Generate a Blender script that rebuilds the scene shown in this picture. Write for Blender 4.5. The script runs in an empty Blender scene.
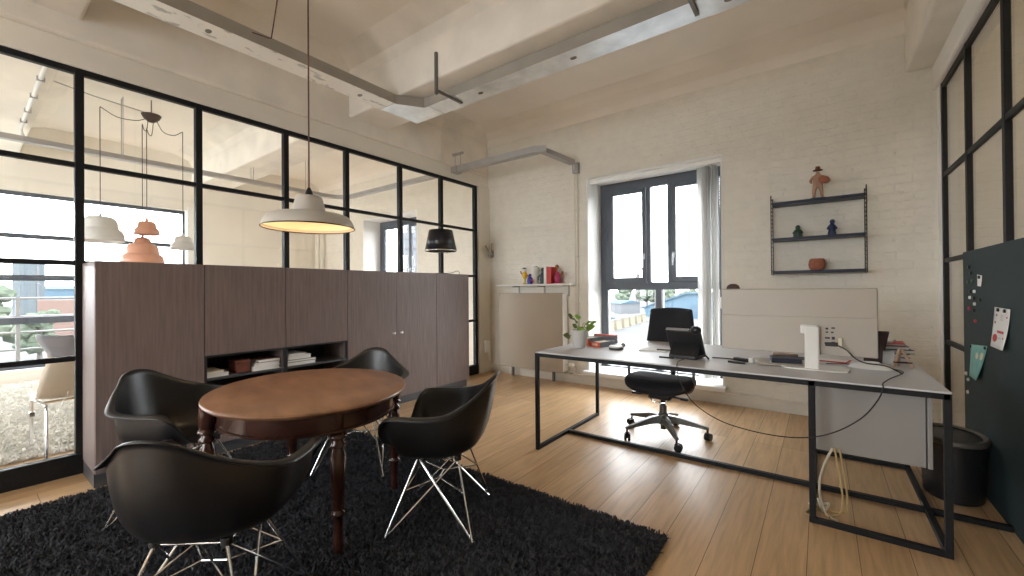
import bpy, bmesh, math, random
import numpy as np
from mathutils import Vector, Matrix
random.seed(7)
PI = math.pi
C = bpy.context.scene.collection

# ------------------------------------------------------------------ materials
def mat(name, color, rough=0.5, metal=0.0, var=0.0, vscale=8.0, bump=0.0, bscale=60.0, stretch=None, spec=0.5,
        emit=None, estr=0.0, alpha=1.0, trans=0.0, sheen=0.0, coat=0.0, color2=None):
    m = bpy.data.materials.new(name); m.use_nodes = True
    nt = m.node_tree; b = nt.nodes['Principled BSDF']
    b.inputs['Base Color'].default_value = (*color, 1)
    b.inputs['Roughness'].default_value = rough
    b.inputs['Metallic'].default_value = metal
    b.inputs['Specular IOR Level'].default_value = spec
    b.inputs['Coat Weight'].default_value = coat
    b.inputs['Sheen Weight'].default_value = sheen
    b.inputs['Transmission Weight'].default_value = trans
    if emit:
        b.inputs['Emission Color'].default_value = (*emit, 1); b.inputs['Emission Strength'].default_value = estr
    if var or bump or color2:
        tc = nt.nodes.new('ShaderNodeTexCoord'); mp = nt.nodes.new('ShaderNodeMapping')
        nt.links.new(tc.outputs['Object'], mp.inputs['Vector'])
        if stretch: mp.inputs['Scale'].default_value = stretch
    if var or color2:
        n = nt.nodes.new('ShaderNodeTexNoise'); n.inputs['Scale'].default_value = vscale; n.inputs['Detail'].default_value = 5
        nt.links.new(mp.outputs['Vector'], n.inputs['Vector'])
        r = nt.nodes.new('ShaderNodeValToRGB')
        c2 = color2 or tuple(min(1, c * (1 + var)) for c in color)
        c1 = color if color2 else tuple(c * (1 - var) for c in color)
        r.color_ramp.elements[0].color = (*c1, 1); r.color_ramp.elements[0].position = 0.32
        r.color_ramp.elements[1].color = (*c2, 1); r.color_ramp.elements[1].position = 0.68
        nt.links.new(n.outputs['Fac'], r.inputs['Fac']); nt.links.new(r.outputs['Color'], b.inputs['Base Color'])
    if bump:
        n2 = nt.nodes.new('ShaderNodeTexNoise'); n2.inputs['Scale'].default_value = bscale; n2.inputs['Detail'].default_value = 4
        nt.links.new(mp.outputs['Vector'], n2.inputs['Vector'])
        bp = nt.nodes.new('ShaderNodeBump'); bp.inputs['Strength'].default_value = bump; bp.inputs['Distance'].default_value = 0.01
        nt.links.new(n2.outputs['Fac'], bp.inputs['Height']); nt.links.new(bp.outputs['Normal'], b.inputs['Normal'])
    return m

def pane_mat(name, tint=(1, 1, 1), ior=1.45):
    m = bpy.data.materials.new(name); m.use_nodes = True; nt = m.node_tree
    nt.nodes.clear()
    o = nt.nodes.new('ShaderNodeOutputMaterial'); mx = nt.nodes.new('ShaderNodeMixShader')
    t = nt.nodes.new('ShaderNodeBsdfTransparent'); t.inputs[0].default_value = (*tint, 1)
    g = nt.nodes.new('ShaderNodeBsdfGlossy'); g.inputs['Roughness'].default_value = 0.02
    lw = nt.nodes.new('ShaderNodeLayerWeight'); lw.inputs['Blend'].default_value = .5
    pw_ = nt.nodes.new('ShaderNodeMath'); pw_.operation = 'POWER'; pw_.inputs[1].default_value = 5; nt.links.new(lw.outputs['Facing'], pw_.inputs[0])
    f = nt.nodes.new('ShaderNodeMath'); f.operation = 'MULTIPLY_ADD'; f.inputs[1].default_value = .9; f.inputs[2].default_value = .035; nt.links.new(pw_.outputs[0], f.inputs[0])
    nt.links.new(f.outputs[0], mx.inputs[0]); nt.links.new(t.outputs[0], mx.inputs[1]); nt.links.new(g.outputs[0], mx.inputs[2])
    nt.links.new(mx.outputs[0], o.inputs['Surface'])
    return m

def fabric_mat(name, col):
    m = bpy.data.materials.new(name); m.use_nodes = True; nt = m.node_tree; nt.nodes.clear(); L = nt.links.new
    o = nt.nodes.new('ShaderNodeOutputMaterial'); mx = nt.nodes.new('ShaderNodeMixShader'); mx.inputs[0].default_value = .62
    d = nt.nodes.new('ShaderNodeBsdfDiffuse'); t = nt.nodes.new('ShaderNodeBsdfTranslucent')
    n = nt.nodes.new('ShaderNodeTexNoise'); n.inputs['Scale'].default_value = 90; r = nt.nodes.new('ShaderNodeValToRGB')
    r.color_ramp.elements[0].color = (*[c * .93 for c in col], 1); r.color_ramp.elements[1].color = (*col, 1); L(n.outputs['Fac'], r.inputs[0])
    L(r.outputs[0], d.inputs['Color']); L(r.outputs[0], t.inputs['Color']); L(d.outputs[0], mx.inputs[1]); L(t.outputs[0], mx.inputs[2]); L(mx.outputs[0], o.inputs['Surface'])
    return m

def brick_mat(name, col):
    m = mat(name, col, 0.62); nt = m.node_tree; b = nt.nodes['Principled BSDF']
    tc = nt.nodes.new('ShaderNodeTexCoord'); sx = nt.nodes.new('ShaderNodeSeparateXYZ'); cb = nt.nodes.new('ShaderNodeCombineXYZ')
    L = nt.links.new
    L(tc.outputs['Object'], sx.inputs[0])
    ad = nt.nodes.new('ShaderNodeMath'); L(sx.outputs['X'], ad.inputs[0]); L(sx.outputs['Y'], ad.inputs[1])
    L(ad.outputs[0], cb.inputs['X']); L(sx.outputs['Z'], cb.inputs['Y'])
    # wobble so that the painted courses are uneven
    n0 = nt.nodes.new('ShaderNodeTexNoise'); n0.inputs['Scale'].default_value = 3.5; L(tc.outputs['Object'], n0.inputs['Vector'])
    vm = nt.nodes.new('ShaderNodeVectorMath'); vm.operation = 'MULTIPLY_ADD'; vm.inputs[1].default_value = (.05, .05, 0)
    L(n0.outputs['Color'], vm.inputs[0]); L(cb.outputs[0], vm.inputs[2])
    br = nt.nodes.new('ShaderNodeTexBrick'); br.inputs['Scale'].default_value = 1
    br.inputs['Brick Width'].default_value = .225; br.inputs['Row Height'].default_value = .072
    br.inputs['Mortar Size'].default_value = .009; br.inputs['Mortar Smooth'].default_value = .9
    br.inputs['Color1'].default_value = (1, 1, 1, 1); br.inputs['Color2'].default_value = (.88, .88, .88, 1); br.inputs['Mortar'].default_value = (.68, .68, .68, 1)
    L(vm.outputs[0], br.inputs['Vector'])
    n1 = nt.nodes.new('ShaderNodeTexNoise'); n1.inputs['Scale'].default_value = 34; n1.inputs['Detail'].default_value = 7; L(tc.outputs['Object'], n1.inputs['Vector'])
    n2 = nt.nodes.new('ShaderNodeTexNoise'); n2.inputs['Scale'].default_value = 9; n2.inputs['Detail'].default_value = 3; L(tc.outputs['Object'], n2.inputs['Vector'])
    # pits: chips in the paint
    vo = nt.nodes.new('ShaderNodeTexVoronoi'); vo.inputs['Scale'].default_value = 11; L(tc.outputs['Object'], vo.inputs['Vector'])
    rp = nt.nodes.new('ShaderNodeValToRGB'); rp.color_ramp.elements[0].position = .06; rp.color_ramp.elements[1].position = .16
    rp.color_ramp.elements[0].color = (0, 0, 0, 1); L(vo.outputs['Distance'], rp.inputs[0])
    h1 = nt.nodes.new('ShaderNodeMath'); h1.operation = 'MULTIPLY_ADD'; h1.inputs[1].default_value = 1.15; L(n1.outputs['Fac'], h1.inputs[0])
    rgb = nt.nodes.new('ShaderNodeRGBToBW'); L(br.outputs['Color'], rgb.inputs[0]); L(rgb.outputs[0], h1.inputs[2])
    h2 = nt.nodes.new('ShaderNodeMath'); h2.operation = 'MULTIPLY_ADD'; h2.inputs[1].default_value = .5; L(rp.outputs[0], h2.inputs[0]); L(h1.outputs[0], h2.inputs[2])
    bp = nt.nodes.new('ShaderNodeBump'); bp.inputs['Strength'].default_value = .6; bp.inputs['Distance'].default_value = .013
    L(h2.outputs[0], bp.inputs['Height']); L(bp.outputs[0], b.inputs['Normal'])
    r = nt.nodes.new('ShaderNodeValToRGB'); r.color_ramp.elements[0].position = .25; r.color_ramp.elements[1].position = .7
    r.color_ramp.elements[0].color = (*[c * .93 for c in col], 1); r.color_ramp.elements[1].color = (*col, 1)
    L(n2.outputs['Fac'], r.inputs[0]); L(r.outputs[0], b.inputs['Base Color'])
    return m

def plank_mat(name):
    m = mat(name, (.5, .3, .15), .34); nt = m.node_tree; b = nt.nodes['Principled BSDF']; L = nt.links.new
    tc = nt.nodes.new('ShaderNodeTexCoord'); mp = nt.nodes.new('ShaderNodeMapping'); L(tc.outputs['Object'], mp.inputs['Vector'])
    mp.inputs['Rotation'].default_value = (0, 0, PI / 2); mp.inputs['Location'].default_value = (.3, .06, 0)
    br = nt.nodes.new('ShaderNodeTexBrick'); br.inputs['Scale'].default_value = 1; br.inputs['Brick Width'].default_value = 3.4
    br.inputs['Row Height'].default_value = .185; br.inputs['Mortar Size'].default_value = .0016; br.inputs['Mortar Smooth'].default_value = .2
    br.offset = .37; br.offset_frequency = 3
    br.inputs['Color1'].default_value = (.60, .39, .205, 1); br.inputs['Color2'].default_value = (.75, .52, .30, 1); br.inputs['Mortar'].default_value = (.16, .09, .05, 1)
    L(mp.outputs[0], br.inputs['Vector'])
    m2 = nt.nodes.new('ShaderNodeMapping'); m2.inputs['Scale'].default_value = (16, 1.1, 1); L(tc.outputs['Object'], m2.inputs['Vector'])
    n = nt.nodes.new('ShaderNodeTexNoise'); n.inputs['Scale'].default_value = 2.4; n.inputs['Detail'].default_value = 7; n.inputs['Distortion'].default_value = .8; L(m2.outputs[0], n.inputs['Vector'])
    mx = nt.nodes.new('ShaderNodeMix'); mx.data_type = 'RGBA'; mx.blend_type = 'MULTIPLY'; mx.inputs['Factor'].default_value = .8
    r = nt.nodes.new('ShaderNodeValToRGB'); r.color_ramp.elements[0].color = (.74, .72, .69, 1); r.color_ramp.elements[1].color = (1.04, 1.03, 1.02, 1)
    r.color_ramp.elements[0].position = .3; r.color_ramp.elements[1].position = .62
    L(n.outputs['Fac'], r.inputs[0]); L(br.outputs['Color'], mx.inputs[6]); L(r.outputs[0], mx.inputs[7]); L(mx.outputs[2], b.inputs['Base Color'])
    n3 = nt.nodes.new('ShaderNodeTexNoise'); n3.inputs['Scale'].default_value = 2.0; n3.inputs['Detail'].default_value = 5; L(tc.outputs['Object'], n3.inputs['Vector'])
    r3 = nt.nodes.new('ShaderNodeMapRange'); r3.inputs[3].default_value = .24; r3.inputs[4].default_value = .40; L(n3.outputs['Fac'], r3.inputs[0]); L(r3.outputs[0], b.inputs['Roughness'])
    bp = nt.nodes.new('ShaderNodeBump'); bp.inputs['Strength'].default_value = .12; bp.inputs['Distance'].default_value = .004
    ad = nt.nodes.new('ShaderNodeMath'); ad.operation = 'MULTIPLY_ADD'; ad.inputs[1].default_value = -2.0; L(br.outputs['Fac'], ad.inputs[0]); L(n.outputs['Fac'], ad.inputs[2])
    L(ad.outputs[0], bp.inputs['Height']); L(bp.outputs[0], b.inputs['Normal'])
    return m

M = dict(
    brick=brick_mat('painted_brick', (.82, .78, .695)),
    plaster=mat('plaster', (.82, .78, .70), .8, var=.05, vscale=1.6, bump=.12, bscale=22),
    ceil=mat('ceiling_paint', (.87, .82, .75), .85, var=.06, vscale=1.1, bump=.1, bscale=16),
    concrete=mat('beam_paint', (.82, .775, .70), .85, var=.10, vscale=2.2, bump=.2, bscale=12),
    corridor=mat('corridor_paint', (.72, .66, .53), .8, var=.04, vscale=2),
    white_paint=mat('white_paint', (.86, .85, .82), .45, var=.03, vscale=3),
    planks=plank_mat('oak_planks'),
    black_steel=mat('black_steel', (.010, .0105, .012), .55, var=.2, vscale=40, spec=.3),
    pane=pane_mat('pane_glass'),
    pane_out=pane_mat('window_glass'),
    anthracite=mat('anthracite_frame', (.085, .10, .125), .4, var=.05, vscale=20),
    alu=mat('alu_gasket', (.45, .46, .48), .35, .6, var=.05, vscale=20),
    veneer=mat('grey_brown_veneer', (.165, .122, .112), .42, color2=(.225, .172, .16), vscale=3, stretch=(22, 22, 1.2), bump=.05, bscale=8),
    veneer_edge=mat('dark_veneer', (.085, .07, .066), .5, var=.1),
    niche=mat('niche_black', (.02, .02, .022), .55, var=.1),
    plinth=mat('plinth_grey', (.07, .075, .085), .35, var=.1),
    chrome=mat('chrome', (.78, .78, .78), .16, 1.0, var=.05, vscale=15),
    shell=mat('black_shell', (.014, .014, .015), .34, var=.12, vscale=30, bump=.015, bscale=400),
    rubber=mat('rubber', (.02, .02, .02), .7, var=.1),
    mahog=mat('table_top_wood', (.185, .085, .043), .34, color2=(.33, .168, .088), vscale=2.2, stretch=(2, 5, 2), bump=.03, bscale=20),
    mahog_dk=mat('dark_turned_wood', (.05, .018, .012), .25, var=.25, vscale=6, coat=.3),
    rug=mat('charcoal_rug', (.026, .027, .032), .95, color2=(.062, .063, .074), vscale=26),
    rug_w=mat('white_rug', (.72, .70, .64), .95, color2=(.82, .80, .75), vscale=10),
    enamel=mat('lamp_enamel', (.56, .53, .48), .35, var=.03, vscale=9),
    enamel_in=mat('lamp_inside', (.93, .86, .70), .5, var=.02),
    bulb=mat('bulb', (1, .8, .5), .5, emit=(1, .72, .40), estr=38),
    blackplastic=mat('black_plastic', (.015, .015, .017), .38, var=.1, vscale=30),
    fabric_bk=mat('black_fabric', (.018, .018, .022), .9, var=.2, vscale=120, bump=.1, bscale=500),
    desk=mat('desk_laminate', (.60, .60, .625), .42, var=.02, vscale=30),
    panel=mat('pedestal_grey', (.31, .298, .28), .5, var=.03, vscale=5),
    silver=mat('monitor_silver', (.43, .39, .335), .42, .15, var=.02, vscale=6),
    stand=mat('stand_white', (.80, .79, .76), .4, var=.02),
    castmetal=mat('base_grey_metal', (.20, .205, .20), .35, .7, var=.05),
    galv=mat('galvanised', (.66, .68, .69), .34, .7, color2=(.85, .87, .88), vscale=7, bump=.02, bscale=30),
    galv_dull=mat('galvanised_dull', (.42, .41, .40), .5, .5, var=.06, vscale=5),
    strut=mat('strut_steel', (.20, .185, .165), .5, .6, var=.1),
    beige=mat('radiator_taupe', (.42, .345, .262), .42, var=.02, vscale=2),
    pipe=mat('pipe_cream', (.72, .67, .58), .45, var=.04),
    board=mat('board_slate', (.026, .044, .049), .62, .0, spec=.22, var=.10, vscale=2.5, bump=.03, bscale=150),
    paper=mat('paper', (.82, .81, .79), .7, var=.02),
    cream_paper=mat('cream_paper', (.78, .70, .52), .7, var=.04),
    turq=mat('turquoise_card', (.20, .47, .44), .6, var=.08, vscale=20),
    red=mat('red_print', (.55, .05, .045), .55, var=.08),
    coral=mat('coral', (.72, .13, .075), .5, var=.06),
    grey_side=mat('grey_card', (.32, .34, .40), .6, var=.06),
    navy=mat('navy_cover', (.015, .018, .04), .5, var=.1),
    brown=mat('brown_leather', (.055, .028, .024), .55, var=.15, vscale=25, bump=.05, bscale=120),
    woodpale=mat('pale_wood', (.45, .31, .21), .55, var=.15, vscale=4, stretch=(1, 1, 10)),
    terracotta=mat('terracotta', (.33, .115, .062), .7, var=.18, vscale=30, bump=.1, bscale=60),
    terracotta_dk=mat('terracotta_dark', (.17, .05, .03), .7, var=.18, vscale=30),
    skin_clay=mat('pink_clay', (.42, .24, .165), .65, var=.1, vscale=20),
    green=mat('green_glaze', (.035, .075, .05), .4, var=.25, vscale=20),
    blue=mat('navy_glaze', (.022, .035, .10), .35, var=.25, vscale=20),
    shelf_navy=mat('shelf_navy', (.010, .016, .042), .45, var=.1),
    wire=mat('shelf_wire', (.06, .055, .05), .45, .4, var=.1),
    leaf=mat('leaf', (.20, .40, .06), .45, color2=(.34, .50, .10), vscale=25),
    leaf_dk=mat('leaf_olive', (.10, .13, .03), .5, var=.2),
    stem=mat('stem', (.20, .26, .08), .6, var=.1),
    pot=mat('pot_grey', (.56, .555, .54), .55, var=.03),
    soil=mat('soil', (.03, .02, .015), .9, var=.3, vscale=60),
    cable_bk=mat('cable_black', (.02, .014, .012), .5, var=.1),
    cable_wh=mat('cable_white', (.75, .70, .58), .5, var=.05),
    cable_ye=mat('cable_ochre', (.50, .36, .16), .5, var=.05),
    cord=mat('lamp_cord', (.13, .06, .045), .6, var=.2, vscale=60),
    copper=mat('copper_peach', (.72, .36, .24), .35, var=.04, coat=.3),
    lampwhite=mat('lamp_white', (.72, .72, .70), .4, var=.02),
    shellgrey=mat('chair_shell_grey', (.38, .40, .45), .45, var=.03),
    shellbeige=mat('chair_shell_beige', (.62, .54, .42), .5, var=.03),
    shade_bk=mat('lamp_shade_black', (.012, .012, .018), .3, var=.1),
    blind=fabric_mat('blind_fabric', (.92, .92, .91)),
    yellow=mat('toy_yellow', (.75, .50, .03), .45, var=.05),
    toyblue=mat('toy_blue', (.02, .05, .35), .4, var=.05),
    toywhite=mat('toy_white', (.80, .78, .72), .45, var=.03),
    toydark=mat('toy_slate', (.07, .09, .10), .45, var=.1),
    magenta=mat('toy_magenta', (.42, .03, .12), .45, var=.1),
    # outdoors
    ground=mat('yard_ground', (.085, .088, .09), .95, spec=.0, color2=(.105, .107, .106), vscale=.08),
    terrace=mat('terrace_green', (.068, .100, .072), .9, spec=.05, color2=(.082, .105, .082), vscale=.6),
    shed=mat('warehouse_blue', (.066, .105, .138), .8, var=.06, vscale=.3, spec=.1),
    shed_roof=mat('warehouse_roof', (.055, .088, .118), .9, var=.05, vscale=.3, spec=.1),
    conc_y=mat('barrier_yellow', (.118, .108, .078), .9, var=.08),
    conc_w=mat('pale_building', (.095, .10, .108), .9, var=.06, vscale=.2),
    tower=mat('tower_glass', (.078, .094, .108), .9, spec=.05, color2=(.085, .10, .105), vscale=.25),
    car=mat('car_blue', (.055, .080, .11), .3, var=.05),
    carglass=mat('car_window', (.05, .065, .08), .2, var=.05),
    tree=mat('tree_green', (.075, .095, .07), .95, spec=.05, color2=(.088, .105, .082), vscale=1.2),
    bark=mat('bark', (.07, .065, .06), .9, var=.2),
    craneM=mat('crane_steel', (.09, .09, .088), .7, var=.05),
    rail=mat('railing_white', (.20, .20, .205), .5, var=.05),
    van_red=mat('container_red', (.12, .075, .06), .6, var=.1),
)

# ------------------------------------------------------------------ mesh building
class MB:
    def __init__(s): s.bm = bmesh.new()
    def box(s, x0, x1, y0, y1, z0, z1, rot=None, mi=0):
        vs = [s.bm.verts.new((x, y, z)) for z in (z0, z1) for y in (y0, y1) for x in (x0, x1)]
        if rot:
            c = Vector(((x0 + x1) / 2, (y0 + y1) / 2, (z0 + z1) / 2))
            for v in vs: v.co = c + rot @ (v.co - c)
        for q in ((0, 2, 3, 1), (4, 5, 7, 6), (0, 1, 5, 4), (2, 6, 7, 3), (0, 4, 6, 2), (1, 3, 7, 5)):
            f = s.bm.faces.new([vs[i] for i in q]); f.material_index = mi
        return s
    def prism(s, pts, a0, a1, axis='y', mi=0):
        """polygon pts (2D) extruded along axis"""
        def P(p, a):
            if axis == 'y': return (p[0], a, p[1])
            if axis == 'x': return (a, p[0], p[1])
            return (p[0], p[1], a)
        A = [s.bm.verts.new(P(p, a0)) for p in pts]; B = [s.bm.verts.new(P(p, a1)) for p in pts]
        n = len(pts)
        for f in [A, B[::-1]] + [[A[(i + 1) % n], A[i], B[i], B[(i + 1) % n]] for i in range(n)]:
            g = s.bm.faces.new(f); g.material_index = mi
        return s
    def tube(s, pts, r, n=8, closed=False, caps=True, mi=0):
        pts = [Vector(p) for p in pts]; m = len(pts); rings = []
        rr = r if isinstance(r, (list, tuple)) else [r] * m
        up = None
        for i, p in enumerate(pts):
            if closed: t = pts[(i + 1) % m] - pts[i - 1]
            else: t = pts[min(i + 1, m - 1)] - pts[max(i - 1, 0)]
            t = t.normalized() if t.length > 1e-9 else Vector((0, 0, 1))
            if up is None:
                up = Vector((0, 0, 1)) if abs(t.z) < .9 else Vector((1, 0, 0))
            a = up - t * up.dot(t)
            a = a.normalized() if a.length > 1e-6 else t.orthogonal().normalized()
            up = a; b = t.cross(a)
            rings.append([s.bm.verts.new(p + (a * math.cos(2 * PI * k / n) + b * math.sin(2 * PI * k / n)) * rr[i]) for k in range(n)])
        for i in range(m if closed else m - 1):
            A, B = rings[i], rings[(i + 1) % m]
            for k in range(n):
                f = s.bm.faces.new((A[k], A[(k + 1) % n], B[(k + 1) % n], B[k])); f.material_index = mi
        if caps and not closed:
            s.bm.faces.new(rings[0][::-1]).material_index = mi; s.bm.faces.new(rings[-1]).material_index = mi
        return s
    def lathe(s, prof, n=32, c=(0, 0, 0), sx=1, sy=1, mi=0):
        rings = []
        for r, z in prof:
            if r < 1e-5: rings.append([s.bm.verts.new((c[0], c[1], c[2] + z))])
            else: rings.append([s.bm.verts.new((c[0] + r * sx * math.cos(2 * PI * k / n), c[1] + r * sy * math.sin(2 * PI * k / n), c[2] + z)) for k in range(n)])
        for A, B in zip(rings, rings[1:]):
            for k in range(n):
                k2 = (k + 1) % n
                if len(A) == 1 and len(B) == 1: continue
                if len(A) == 1: f = (A[0], B[k2], B[k])
                elif len(B) == 1: f = (A[k], A[k2], B[0])
                else: f = (A[k], A[k2], B[k2], B[k])
                s.bm.faces.new(f).material_index = mi
        return s
    def grid(s, fn, nu, nv, mi=0, closed_u=False):
        V = [[s.bm.verts.new(fn(i / (nu if closed_u else nu - 1), j / (nv - 1))) for i in range(nu)] for j in range(nv)]
        for j in range(nv - 1):
            for i in range(nu if closed_u else nu - 1):
                i2 = (i + 1) % nu
                s.bm.faces.new((V[j][i], V[j][i2], V[j + 1][i2], V[j + 1][i])).material_index = mi
        return s
    def ball(s, c, r, n=12, sc=(1, 1, 1), rot=None, mi=0):
        k = bmesh.ops.create_uvsphere(s.bm, u_segments=n, v_segments=max(6, n * 2 // 3), radius=r)
        for v in k['verts']:
            q = Vector((v.co.x * sc[0], v.co.y * sc[1], v.co.z * sc[2]))
            v.co = Vector(c) + (rot @ q if rot else q)
        for f in {f for v in k['verts'] for f in v.link_faces}: f.material_index = mi
        return s
    def build(s, name, m, parent=None, loc=(0, 0, 0), rz=0, bevel=0, smooth=True, solid=0, subsurf=0, kind=None, angle=35, rot=None):
        bmesh.ops.remove_doubles(s.bm, verts=s.bm.verts, dist=1e-6)
        bmesh.ops.recalc_face_normals(s.bm, faces=s.bm.faces)
        me = bpy.data.meshes.new(name); s.bm.to_mesh(me); s.bm.free()
        for q in (m if isinstance(m, (list, tuple)) else [m]): me.materials.append(q)
        if smooth:
            me.polygons.foreach_set('use_smooth', [True] * len(me.polygons)); me.set_sharp_from_angle(angle=math.radians(angle))
        o = bpy.data.objects.new(name, me); C.objects.link(o)
        o.location = loc; o.rotation_euler = rot or (0, 0, rz)
        if parent: o.parent = parent
        if solid:
            d = o.modifiers.new('solid', 'SOLIDIFY'); d.thickness = solid; d.offset = 0
        if bevel:
            d = o.modifiers.new('bevel', 'BEVEL'); d.width = bevel; d.segments = 2; d.limit_method = 'ANGLE'; d.angle_limit = math.radians(40)
        if subsurf:
            d = o.modifiers.new('sub', 'SUBSURF'); d.levels = subsurf; d.render_levels = subsurf
        if kind: o['kind'] = kind
        return o

def thing(name, label, cat, loc=(0, 0, 0), rz=0, group=None):
    o = bpy.data.objects.new(name, None); C.objects.link(o); o.empty_display_size = .1
    o.location = loc; o.rotation_euler = (0, 0, rz)
    return tag(o, label, cat, group)
def tag(o, label, cat, group=None):
    o['label'] = label; o['category'] = cat
    if group: o['group'] = group
    return o
def struct_root(name, loc=(0, 0, 0), rz=0):
    o = bpy.data.objects.new(name, None); C.objects.link(o); o.location = loc; o.rotation_euler = (0, 0, rz); o['kind'] = 'structure'; return o
def dup(root, loc, rz, label, group=None):
    r = root.copy(); C.objects.link(r); r.location = loc; r.rotation_euler = (0, 0, rz); r['label'] = label
    if group: r['group'] = group
    for ch in list(root.children):
        c = ch.copy(); C.objects.link(c); c.parent = r
        for g in list(ch.children):
            d = g.copy(); C.objects.link(d); d.parent = c
    return r
def curve_pts(pts, n=8):
    """Catmull-Rom through pts"""
    P = [Vector(p) for p in pts]; P = [2 * P[0] - P[1]] + P + [2 * P[-1] - P[-2]]; out = []
    for i in range(1, len(P) - 2):
        for k in range(n):
            t = k / n; a, b, c, d = P[i - 1:i + 3]
            out.append(.5 * ((2 * b) + (c - a) * t + (2 * a - 5 * b + 4 * c - d) * t * t + (3 * b - a - 3 * c + d) * t ** 3))
    out.append(P[-2]); return out
def RX(a): return Matrix.Rotation(a, 3, 'X')
def RY(a): return Matrix.Rotation(a, 3, 'Y')
def RZ(a): return Matrix.Rotation(a, 3, 'Z')

# ------------------------------------------------------------------ main measures (metres, camera above the origin)
XL, XR, YB, YR = -3.95, .77, 4.75, -4.0      # glass walls left/right, brick wall, wall behind the camera
XO, XC = -8.7, 2.1                           # outer wall of the next room, corridor wall
ZC = 3.52

# ------------------------------------------------------------------ shell of the place
MB().box(XO - .5, XC + .3, YR - .5, YB + .5, -.25, 0).build('floor', M['planks'], kind='structure', smooth=False)
MB().box(XO - .5, XC + .3, YR - .5, YB + .5, ZC, ZC + .3).build('ceiling', M['ceil'], kind='structure', smooth=False)

WZ0, WZ1 = .14, 2.565
def wall_open(name, axis, lo, hi, p0, p1, holes, m):
    """wall from lo to hi along axis, thickness p0..p1, holes (a, b, z0, z1)"""
    b = MB()
    def bx(a, c, z0, z1):
        if c - a < 1e-4 or z1 - z0 < 1e-4: return
        if axis == 'x': b.box(a, c, p0, p1, z0, z1)
        else: b.box(p0, p1, a, c, z0, z1)
    e = lo
    for (a, c, z0, z1) in sorted(holes):
        bx(e, a, 0, ZC); bx(a, c, 0, z0); bx(a, c, z1, ZC); e = c
    bx(e, hi, 0, ZC)
    return b.build(name, m, kind='structure', smooth=False)

W1 = (-2.348, -.812); W2 = (-7.11, -5.54)
wall_open('wall_back', 'x', XO - .5, XC + .3, YB, YB + .52, [(*W1, WZ0, WZ1), (*W2, WZ0, WZ1)], M['brick'])
LW = (-3.3, 2.40)
wall_open('wall_left_outer', 'y', YR - .5, YB, XO - .42, XO, [(*LW, .16, 2.6)], M['plaster'])
R1 = (-3.2, -.9); R2 = (-8.2, -4.6)  # unseen rear openings, added to let in more sky light
wall_open('wall_rear', 'x', XO, XC, YR - .42, YR, [(*R2, .5, 2.6), (*R1, .5, 2.6)], M['plaster'])
MB().box(XC, XC + .3, YR, YB, 0, ZC).build('wall_right_outer', M['corridor'], kind='structure', smooth=False)

# concrete frame: cross beams run through both rooms, long beams sit over the glass walls
def beam(name, pts, a0, a1, axis, m=M['concrete']):
    return MB().prism(pts, a0, a1, axis).build(name, m, kind='structure', bevel=.02, smooth=False)
for k, (y0, y1) in enumerate(((-1.98, -1.55), (.05, .52), (2.46, 2.93))):
    beam('ceiling_beam', [(y0 - .28, ZC + .01), (y0 - .05, 3.44), (y0, 3.36), (y0, 3.0), (y1, 3.0), (y1, 3.36), (y1 + .08, 3.46), (y1 + .3, ZC + .01)], XO, XC, 'x')
# long beam over the left glass wall, with the stepped header below it
beam('trim_left_header', [(XL - .12, 2.69), (XL, 2.69), (XL, 2.87), (XL - .12, 2.87)], YR, YB - .001, 'y', M['plaster'])
beam('ceiling_beam', [(XL - .3, 2.865), (XL + .035, 2.865), (XL + .035, 3.30), (XL + .10, 3.42), (XL + .26, ZC + .01), (XL - .6, ZC + .01), (XL - .3, 3.36)], YR, 3.79, 'y')
beam('ceiling_beam', [(XL - .14, 2.865), (XL - .01, 2.865), (XL - .01, 3.36), (XL + .04, 3.45), (XL + .14, ZC + .01), (XL - .3, ZC + .01)], 3.79, YB, 'y')
beam('ceiling_beam', [(XR - .19, 3.45), (XR - .19, 2.97), (XR + .16, 2.97), (XR + .16, ZC + .01), (XR - .24, ZC + .01)], YR, YB, 'y')
beam('trim_right_header', [(XR - .035, 2.785), (XR + .12, 2.785), (XR + .12, 2.97), (XR - .035, 2.97)], YR, YB, 'y', M['white_paint'])
# cove between the ceiling and the brick wall
beam('trim_back_cove', [(YB, 3.30), (YB, ZC), (YB - .30, ZC), (YB - .12, 3.47), (YB - .035, 3.40)], XO, XC, 'x', M['ceil'])
# plaster stub between the end post and the brick wall, both sides
MB().box(XL - .09, XL + .02, 4.503, YB, 0, 2.69).build('trim_left_stub', M['plaster'], kind='structure', smooth=False)
MB().box(XR - .004, XR + .09, 4.645, YB, 0, 2.785).build('trim_right_stub', M['white_paint'], kind='structure', smooth=False)
MB().box(XO + .001, XR - .03, YB - .022, YB, 0, .105).build('baseboard_back', M['pipe'], kind='structure', bevel=.004)
MB().box(XO, XO + .02, YR, YB - .03, 0, .10).build('baseboard_left', M['white_paint'], kind='structure', bevel=.004)

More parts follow.
